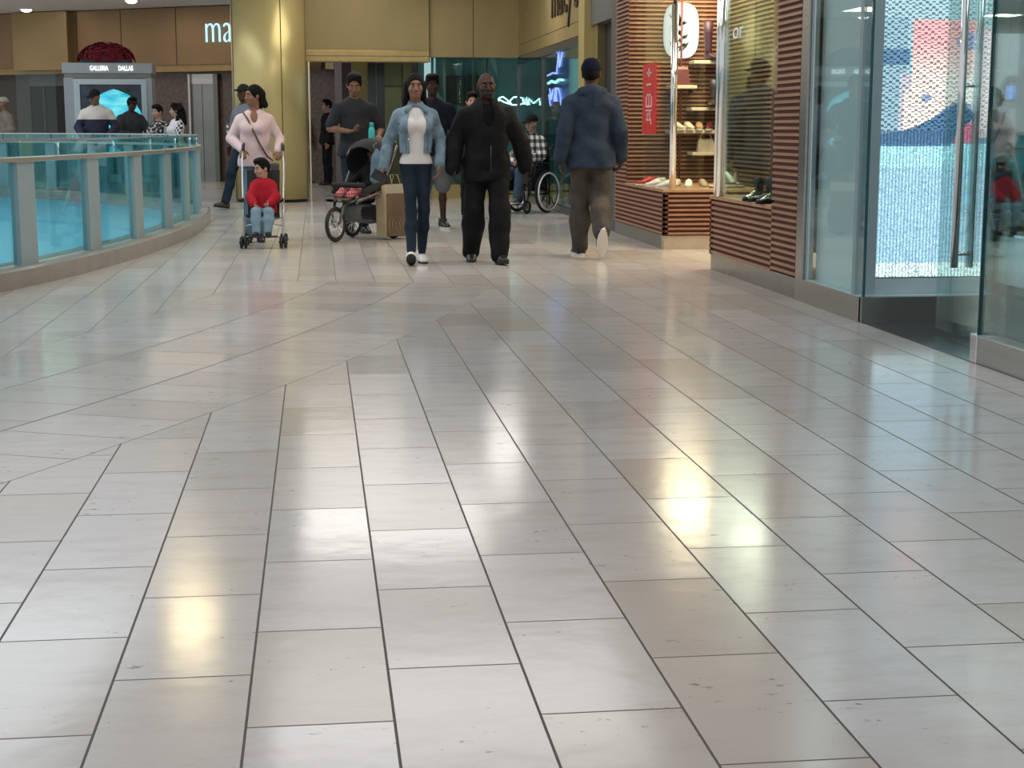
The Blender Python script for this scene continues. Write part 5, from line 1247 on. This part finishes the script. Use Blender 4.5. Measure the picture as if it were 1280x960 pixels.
P = Person('person in dark hooded jacket leaning behind the man with the cream-shouldered sweater', (-2.90, 29.45), BK+.5, 1.74, SK_DARK, .015, bulk=1.15, sw=.20, lean=.25, head=(0, -5, 0), arms=dict(R=dict(el=(.30, .22, 1.1), wr=(.2, .42, 1.1)), L=dict(el=(.36, .16, 1.08), wr=(.34, .38, 1.06))))
P.body(); P.face(); P.hair(H_BLACK, 'short'); P.cap(cloth('dark_hood', (.02, .022, .028))); P.top(cloth('charcoal', (.045, .05, .055)), 'hooded_jacket', o=.03, hem=.84, r=(0.066, 0.059, 0.047)); P.trousers(M_blk); P.shoes(M_sh_black, M_sole_b)
P = Person('woman in black printed top standing at the railing between the kiosk and the curly-haired woman', (-2.12, 26.9), BK-.4, 1.58, SK_LIGHT, .014, sw=.165, bulk=.95, female=True, head=(-20, -10, 0), arms=dict(R=dict(el=(.22, .06, 1.16), wr=(.10, .26, 1.22), curl=50), L=dict(el=(.24, .06, 1.14), wr=(.12, .27, 1.06), curl=40)))
P.body(); P.face(); P.hair(H_BLACK, 'short')
m_pr = mat('cloth_black_print', (.03, .03, .03), .85); t = NT(m_pr); b = t.n['Principled BSDF']
t.l.new(t.ramp(t.noise(t.node('ShaderNodeTexCoord').outputs['Object'], 22, 2), [(.54, (.015, .015, .017)), (.60, (.5, .47, .45))]), b.inputs['Base Color'])
P.top(m_pr, 'printed_top', o=.016, hem=.86, sleeve=.6, r=(0.050, 0.044, 0.037)); P.trousers(M_blk); P.shoes(M_sh_black, M_sole_b)
P = Person('curly-haired woman in white waistcoat with checked sleeves', (-1.80, 26.55), BK-1.2, 1.60, SK_LIGHT, .014, sw=.165, bulk=1.0, female=True, head=(-10, -4, 0), arms=dict(R=dict(el=(.24, .05, 1.15), wr=(.16, .28, 1.10)), L=dict(el=(.24, .05, 1.14), wr=(.14, .28, 1.08))))
P.body(); P.face(); P.hair(H_BLACK, 'curly')
def checker(nm, sc, c1, c2, c3=None):
    m = mat(nm, c1, .85); t = NT(m); b = t.n['Principled BSDF']; tc = t.node('ShaderNodeTexCoord').outputs['Object']; sp = t.node('ShaderNodeSeparateXYZ'); t.l.new(tc, sp.inputs[0])
    a = t.m('GREATER_THAN', t.m('FRACT', t.m('MULTIPLY', t.m('ADD', sp.outputs[0], sp.outputs[1]), sc)), .5); z = t.m('GREATER_THAN', t.m('FRACT', t.m('MULTIPLY', sp.outputs[2], sc)), .5)
    if c3: t.l.new(t.mix(a, t.mix(z, c1, c3), t.mix(z, c3, c2)), b.inputs['Base Color'])
    else: t.l.new(t.mix(t.m('ABSOLUTE', t.m('SUBTRACT', a, z)), c1, c2), b.inputs['Base Color'])
    return m
P.top(checker('cloth_check_bw', 13, (.62, .60, .60), (.012, .012, .012)), 'checked_blouse', o=.012, hem=.86, r=(0.052, 0.047, 0.039)); P.top(mat('cloth_white_vest', (.62, .58, .60), .8), 'waistcoat', o=.024, hem=.92, sleeve=0); P.trousers(M_blk); P.shoes(M_sh_black, M_sole_b)
P = Person('man in tan jacket and pale cap, hand raised to his face, at far left', (-5.50, 31.6), BK-.9, 1.78, SK_MID, .016, bulk=1.05, head=(-25, -5, 0), arms=dict(R=dict(el=(.26, .16, 1.18), wr=(.10, .30, 1.46), hd=(0, .3, 1), curl=50), L=dict(el=(.27, .0, 1.15), wr=(.2, .2, 1.1))))
P.body(); P.face(); P.cap(cloth('beige_cap', (.36, .32, .27))); P.top(cloth('tan_jacket', (.21, .17, .14), .2), 'jacket', o=.03, hem=.83, r=(0.066, 0.059, 0.047)); P.trousers(M_blk); P.shoes(M_sh_black, M_sole_b)

# held things
ph = empty('mobile_phone', (1.36, 14.2, 0), .2, "black phone in a wallet case in the denim jacket woman's lowered hand", 'phone')
ph.location = (1.03, 14.10, .785); ph.rotation_euler = (.2, .5, .25)
MB().box(-.075, .075, -.009, .009, -.045, .045, bev=.004).build('case', M_black, ph); MB().box(-.07, .07, -.010, -.009, -.04, .04).build('screen', MATS['phone_glass'], ph)
# ------------------------------------------------------------------ wheels
def wheel(par, name, c, R_, axis, tyre, rim, spokes=12, tw=.02, hub=.02, rimw=.5, spoke_m=None, sr=.002):
    """c: local centre; axis: unit vector of the axle"""
    ax = Vector(axis).normalized(); u = ax.orthogonal().normalized(); v = ax.cross(u); c = Vector(c)
    circ = lambda r, o=0, n=40: [c+ax*o+(u*math.cos(2*PI*k/n)+v*math.sin(2*PI*k/n))*r for k in range(n)]
    w_ = MB().tube(circ(R_-tw), tw, 8, closed=True).build(name, tyre, par)
    MB().tube(circ(R_-2*tw-.006), .008, 6, closed=True).build('rim', rim, w_)
    mb = MB()
    for k in range(spokes):
        a = 2*PI*k/spokes; mb.tube([c+(u*math.cos(a)+v*math.sin(a))*hub*.8, c+(u*math.cos(a)+v*math.sin(a))*(R_-2*tw-.005)], sr, 5)
    mb.build('spokes', spoke_m or rim, w_)
    MB().tube([c-ax*.025, c+ax*.025], hub, 12).build('hub', spoke_m or rim, w_)
    return w_
M_tyre = mat('tyre_black', (.014, .014, .014), .7, 0, var=0); M_alu = mat('aluminium_tube', (.52, .53, .55), .3, .8, var=0); M_fab = mat('stroller_black_fabric', (.013, .013, .015), .8, 0, var=.1, bump=.2, bscale=60)
M_gfab = mat('stroller_grey_fabric', (.10, .10, .105), .8, 0, var=.1, bump=.2, bscale=60)

# umbrella stroller, facing the camera; local +y is forward
US = empty('umbrella_stroller', (-.08, 16.35, 0), BK, 'light umbrella stroller with grey tube frame carrying the child in the red jacket', 'stroller')
for sx in (-1, 1):
    MB().tube([(sx*.20, .20, .10), (sx*.205, -.05, .48), (sx*.215, -.30, .86), (sx*.205, -.36, .98)], .011, 8).build('side_tube', M_alu, US)
    MB().tube([(sx*.205, -.36, .975), (sx*.205, -.40, 1.03), (sx*.20, -.46, 1.045)], .017, 8).build('handle_grip', M_black, US)
    MB().tube([(sx*.19, -.26, .10), (sx*.20, .02, .40), (sx*.20, .08, .46)], .009, 8).build('rear_tube', M_alu, US)
    for (y, nm) in ((.20, 'front'), (-.26, 'rear')):
        for o in (-.022, .022):
            wheel(US, 'wheel', (sx*.20+o, y, .062), .062, (1, 0, 0), M_tyre, M_steelD, 6, .016, .012, sr=.005)
        MB().tube([(sx*.20, y, .062), (sx*.20, y, .12)], .012, 8).build('wheel_fork', M_black, US)
    MB().tube([(sx*.20, .02, .44), (sx*.20, .12, .50)], .013, 8).build('arm_rest', M_black, US)
MB().tube([(-.20, -.05, .30), (.20, .10, .22)], .007, 6).build('cross_brace', M_alu, US); MB().tube([(.20, -.05, .30), (-.20, .10, .22)], .007, 6).build('cross_brace', M_alu, US)
sq_ = MB(); sq_.add([(-.17, .12, .34), (.17, .12, .34), (.16, -.10, .32), (-.16, -.10, .32), (.17, -.28, .78), (-.17, -.28, .78), (-.17, .12, .31), (.17, .12, .31), (.16, -.12, .29), (-.16, -.12, .29), (.17, -.31, .78), (-.17, -.31, .78)],
    [(0, 1, 2, 3), (3, 2, 4, 5), (6, 9, 8, 7), (9, 11, 10, 8), (0, 6, 7, 1), (1, 7, 8, 2), (2, 8, 10, 4), (4, 10, 11, 5), (5, 11, 9, 3), (3, 9, 6, 0)]).build('seat_fabric', M_fab, US)
MB().box(-.15, .15, .20, .30, .115, .13, bev=.005).build('foot_rest', M_black, US)
MB().tube([(-.17, .22, .12), (.17, .22, .12)], .008, 6).build('front_bar', M_alu, US)
# child in it
T = Person('small child in red jacket and light blue jeans sitting in the umbrella stroller', (-.08, 16.42), BK, 1.02, SK_LIGHT, .009, sw=.15, bulk=1.15, hipw=.075, hs=1.42, dz=-.32, dy=-.12, lean=-.12, head=(-55, -8, 0),
    arms=dict(R=dict(el=(.22, .02, .86), wr=(0.160, 0.220, 0.760), curl=45), L=dict(el=(.22, .02, .86), wr=(0.120, 0.220, 0.780), curl=45)),
    legs=dict(R=dict(kn=(.12, .30, .62), an=(.12, .38, .28), fp=-10), L=dict(kn=(.10, .30, .62), an=(.08, .38, .28), fp=-10)))
T.body(); T.face(); T.hair(H_BLACK, 'short')
T.top(cloth('red_jacket', (.34, .014, .028), .15, .3), 'red_jacket', o=.04, hem=.90, r=(0.063, 0.059, 0.050), collar=.0, fold=.006)
T.trousers(cloth('child_jeans', (.20, .30, .38), .15), 'blue_jeans', o=.02, r=(0.084, 0.069, 0.059), calf=.075); T.shoes(M_sh_black, M_sole_b, 1.15)

# three-wheeled jogging stroller; local +y is forward
a_ = 2.55
JS = empty('jogging_stroller', (.93, 17.35, 0), a_, 'black three-wheeled jogging stroller with spoked wheels in front of the grey t-shirt man', 'stroller')
wheel(JS, 'wheel', (0, .48, .19), .19, (1, 0, 0), M_tyre, M_alu, 12, .022, .022, spoke_m=M_alu, sr=.005)
for sx in (-1, 1):
    wheel(JS, 'wheel', (sx*.27, -.28, .19), .19, (1, 0, 0), M_tyre, M_alu, 12, .022, .022, spoke_m=M_alu, sr=.005)
    MB().tube([(sx*.05, .48, .19), (sx*.06, .40, .40), (sx*.16, .20, .46)], .015, 8).build('front_fork', M_steelD, JS)
    MB().tube([(sx*.17, .30, .43), (sx*.24, -.05, .52), (sx*.25, -.34, .92), (sx*.24, -.42, 1.02)], .016, 8).build('side_tube', mat('frame_gunmetal', (.16, .16, .17), .35, .6, var=0), JS)
    MB().tube([(sx*.26, -.28, .19), (sx*.25, -.20, .40), (sx*.24, .0, .52)], .014, 8).build('rear_tube', M_steelD, JS)
MB().tube([(-.24, -.42, 1.02), (-.20, -.47, 1.05), (.20, -.47, 1.05), (.24, -.42, 1.02)], .018, 8).build('handle_bar', M_black, JS)
MB().tube([(-.27, -.28, .19), (.27, -.28, .19)], .012, 8).build('rear_axle', M_steelD, JS)
F = SDF(); F.cone((0, .22, .47), (0, -.16, .44), .045, .05, .05, (4.2, 1, 1)); F.cone((0, -.16, .46), (0, -.36, .90), .05, .045, .06, (4.2, 1, 1)); F.build('seat', M_fab, JS, .012)
F = SDF(); F.cone((-.19, .20, .53), (-.22, -.16, .60), .035, .05, .05); F.cone((.19, .20, .53), (.22, -.16, .60), .035, .05, .05); F.cone((-.19, .22, .60), (.19, .22, .60), .028, .028, .02); F.build('seat_sides', M_fab, JS, .012)
F = SDF(); F.ell((0, -.24, .84), (.26, .28, .26), .02); F.cut((0, -.14, .78), (.225, .28, .24), .01); F.p.append(('p', V(0, 0, .82), V(0, .55, -1), 1)); F.build('canopy', M_fab, JS, .012)
F = SDF(); F.ell((0, -.235, .845), (.264, .284, .264), .02); F.cut((0, -.235, .845), (.256, .276, .256), .005); F.p.append(('p', V(.13, 0, 0), V(-1, 0, 0), 1)); F.p.append(('p', V(0, 0, .93), V(0, .3, -1), 1)); F.build('canopy_trim', M_gfab, JS, .011)
F = SDF(); F.cone((0, .12, .30), (0, -.20, .27), .10, .11, .05, (1.9, 1, 1)); F.plane((0, 0, .40), (0, 0, 1)); F.build('under_basket', M_gfab, JS, .012)
F = SDF(); F.cone((-.10, .40, .445), (.10, .40, .445), .045, .045, .02, (1.2, 1.8, .5)); F.build('foot_rest', M_black, JS, .010)
K2 = Person('child asleep in the jogging stroller, pink patterned trousers and bare feet showing', (.93, 17.35, 0), a_, 1.0, SK_BROWN, .010, sw=.14, bulk=1.1, hipw=.07, hs=1.40, dz=-.05, dy=-.30, lean=-.35, head=(30, 5, 0),
    arms=dict(R=dict(el=(.2, .0, 1.06), wr=(0.120, 0.160, 0.980)), L=dict(el=(.2, .0, 1.06), wr=(0.120, 0.160, 0.980))), legs=dict(R=dict(kn=(.12, .22, .98), an=(.12, .56, .86), fp=-30), L=dict(kn=(.11, .22, .98), an=(.10, .54, .84), fp=-30)))
K2.body(); K2.face(); K2.hair(H_BLACK, 'short'); K2.top(M_blk, 'dark_top', o=.03, hem=.88, r=(0.059, 0.050, 0.042))
K2.trousers(checker('cloth_pink_pattern', 26, (.50, .10, .13), (.62, .40, .38), (.40, .06, .10)), 'pink_trousers', o=.02, r=(0.084, 0.071, 0.059), calf=.075, end=.93)
bt = empty('water_bottle', (1.09, 17.66, 1.016), 0, 'tall turquoise water bottle standing on the jogging stroller handle', 'bottle')
MB().lathe([(.034, 0), (.037, .01), (.037, .17), (.026, .205), (.022, .21)], n=24).build('body', mat('turquoise', (.02, .46, .45), .35, 0, var=0), bt); MB().lathe([(.024, .21), (.024, .25), (.018, .258)], n=20).build('cap', mat('turquoise_cap', (.03, .38, .38), .4, 0, var=0), bt)
# cup tray on the handle carrying the bottle
MB().box(-.14, .18, -.48, -.34, .985, 1.015, bev=.008).build('cup_tray', M_black, JS)
dn = empty('denim_bag', (1.13, 17.32, .54), .3, 'slouchy blue denim bag hanging on the jogging stroller handle', 'bag')
F = SDF(); F.cone((0, 0, .10), (0, 0, .34), .085, .065, .06, (1, .6, 1)); F.cone((0, 0, .34), (0, 0, .43), .05, .02, .04, (1, .6, 1)); F.fold(.006); F.build('body', M_jeansb, dn, .010)
MB().tube([(-.02, 0, .42), (-.05, -.03, .49), (0, 0, .51)], .006, 6).build('strap', M_jeansb, dn)

# big kraft paper bag
PB = empty('paper_shopping_bag', (1.29, 17.35, .035), .62, 'large brown kraft paper shopping bag with cream side beside the denim jacket woman', 'shopping bag')
M_kraft = mat('kraft_brown', (.125, .082, .052), .75, 0, var=.15, vscale=5, bump=.25, bscale=12); M_kraftl = mat('kraft_cream', (.48, .38, .23), .7, 0, var=.06, bump=.2, bscale=12)
w0, d0, h0 = .30, .17, .57
MB().box(-w0/2, w0/2, -d0/2, -d0/2+.006, 0, h0-.10).build('front_panel', M_kraft, PB); MB().box(-w0/2, w0/2, -d0/2-.001, -d0/2+.006, h0-.10, h0).build('top_band', mat('kraft_grey', (.34, .33, .26), .7), PB)
MB().box(-w0/2, w0/2, d0/2-.006, d0/2, 0, h0).build('back_panel', M_kraft, PB)
MB().prism([(-d0/2, 0), (d0/2, 0), (d0/2, h0), (0.0, h0-.02), (-d0/2, h0)], 'x', -w0/2-.006, -w0/2).build('side_panel', M_kraftl, PB)
MB().prism([(-d0/2, 0), (d0/2, 0), (d0/2, h0), (-d0/2, h0)], 'x', w0/2, w0/2+.006).build('side_panel', M_kraftl, PB)
MB().box(-w0/2, w0/2, -d0/2, d0/2, 0, .006).build('base', M_kraft, PB)
mb = MB(); rg = random.Random(8)
for k in range(5): mb.tube([(-.10+k*.05, -d0/2-.003, .03+.05*(k % 2)), (-.12+k*.05, -d0/2-.004, .14), (-.11+k*.05+.02, -d0/2-.003, .22-.03*(k % 3))], [.001, .0035, .001], 5)
mb.build('crease', mat('crease_sheen', (.42, .30, .24), .4), PB)
for y in (-d0/2, d0/2): MB().tube([(-.06, y, h0-.02), (-.05, y*.4, h0+.10), (.05, y*.4, h0+.10), (.06, y, h0-.02)], .004, 6).build('cord_handle', M_kraftl, PB)

# wheelchair with its rider; local +y forward
wa = BK-.74
WC = empty('wheelchair', (3.50, 22.6, 0), wa, 'black wheelchair with silver hand rims carrying the man in the checked shirt', 'wheelchair')
for sx in (-1, 1):
    wheel(WC, 'wheel', (sx*.26, -.12, .305), .305, (1, 0, 0), M_tyre, M_steelD, 8, .016, .03, spoke_m=M_black, sr=.008)
    MB().tube([Vector((sx*.295, -.12+.265*math.cos(a), .305+.265*math.sin(a))) for a in [2*PI*k/40 for k in range(40)]], .013, 8, closed=True).build('hand_rim', mat('rim_bright', (.9, .9, .92), .35, .2, var=0), WC)
    wheel(WC, 'caster_wheel', (sx*.20, .30, .095), .095, (1, 0, 0), M_tyre, M_steelD, 6, .018, .02, sr=.006)
    MB().tube([(sx*.20, .30, .10), (sx*.20, .26, .24)], .016, 8).build('caster_fork', M_steelD, WC)
    MB().tube([(sx*.22, -.24, .10), (sx*.22, -.24, .92), (sx*.22, -.34, .95)], .013, 8).build('back_tube', M_black, WC)
    MB().tube([(sx*.22, -.36, .955), (sx*.22, -.28, .945)], .018, 8).build('push_handle', M_tyre, WC)
    MB().tube([(sx*.22, -.24, .50), (sx*.22, .24, .50), (sx*.21, .30, .46), (sx*.19, .44, .16)], .013, 8).build('seat_tube', M_black, WC)
    MB().tube([(sx*.22, -.24, .27), (sx*.22, .24, .27), (sx*.22, .24, .50)], .012, 8).build('lower_tube', M_black, WC)
    MB().tube([(sx*.23, -.22, .70), (sx*.23, .12, .70), (sx*.23, .18, .50)], .011, 8).build('arm_tube', M_black, WC)
    MB().box(sx*.23-.025, sx*.23+.025, -.18, .12, .70, .73, bev=.01).build('arm_pad', M_black, WC)
    MB().box(sx*.20-.01, sx*.20+.01, -.18, .20, .32, .68).build('side_guard', M_fab, WC)
    MB().box(sx*.12-.07, sx*.12+.07, .40, .56, .13, .145, bev=.004).build('foot_plate', M_black, WC)
MB().box(-.21, .21, -.22, .24, .49, .52, bev=.01).build('seat', M_fab, WC)
MB().box(-.21, .21, -.265, -.245, .52, .92, bev=.008).build('back_rest', M_fab, WC)
MB().tube([(-.21, 0, .27), (.21, 0, .49)], .010, 6).build('cross_brace', M_black, WC); MB().tube([(.21, 0, .27), (-.21, 0, .49)], .010, 6).build('cross_brace', M_black, WC)
WM = Person('man in black cap and black-and-white checked flannel shirt sitting in the wheelchair', (3.50, 22.6, 0), wa, 1.72, SK_LIGHT, .012, sw=.18, bulk=1.12, dz=-.34, dy=-.11, lean=-.02, head=(-5, -10, 0),
    arms=dict(R=dict(el=(.26, -.02, .84), wr=(0.100, 0.200, 0.740), hd=(-.5, .8, -.2), curl=40), L=dict(el=(.26, -.02, .84), wr=(0.100, 0.200, 0.760), hd=(-.5, .8, -.2), curl=40)),
    legs=dict(R=dict(kn=(.13, .38, .60), an=(.12, .44, .235), fp=0), L=dict(kn=(.13, .38, .60), an=(.12, .44, .235), fp=0)))
WM.body(); WM.face(); WM.hair(H_GREY, 'thin'); WM.cap(cloth('black_cap2', (.012, .012, .014)))
WM.top(checker('cloth_flannel', 9.5, (.62, .60, .58), (.015, .015, .018), (.14, .14, .15)), 'checked_shirt', o=.022, hem=.92, r=(0.057, 0.050, 0.042)); WM.trousers(cloth('wc_jeans', (.05, .075, .115)), 'jeans', o=.014); WM.shoes(mat('shoe_grey', (.10, .10, .10), .5), M_sole_w)
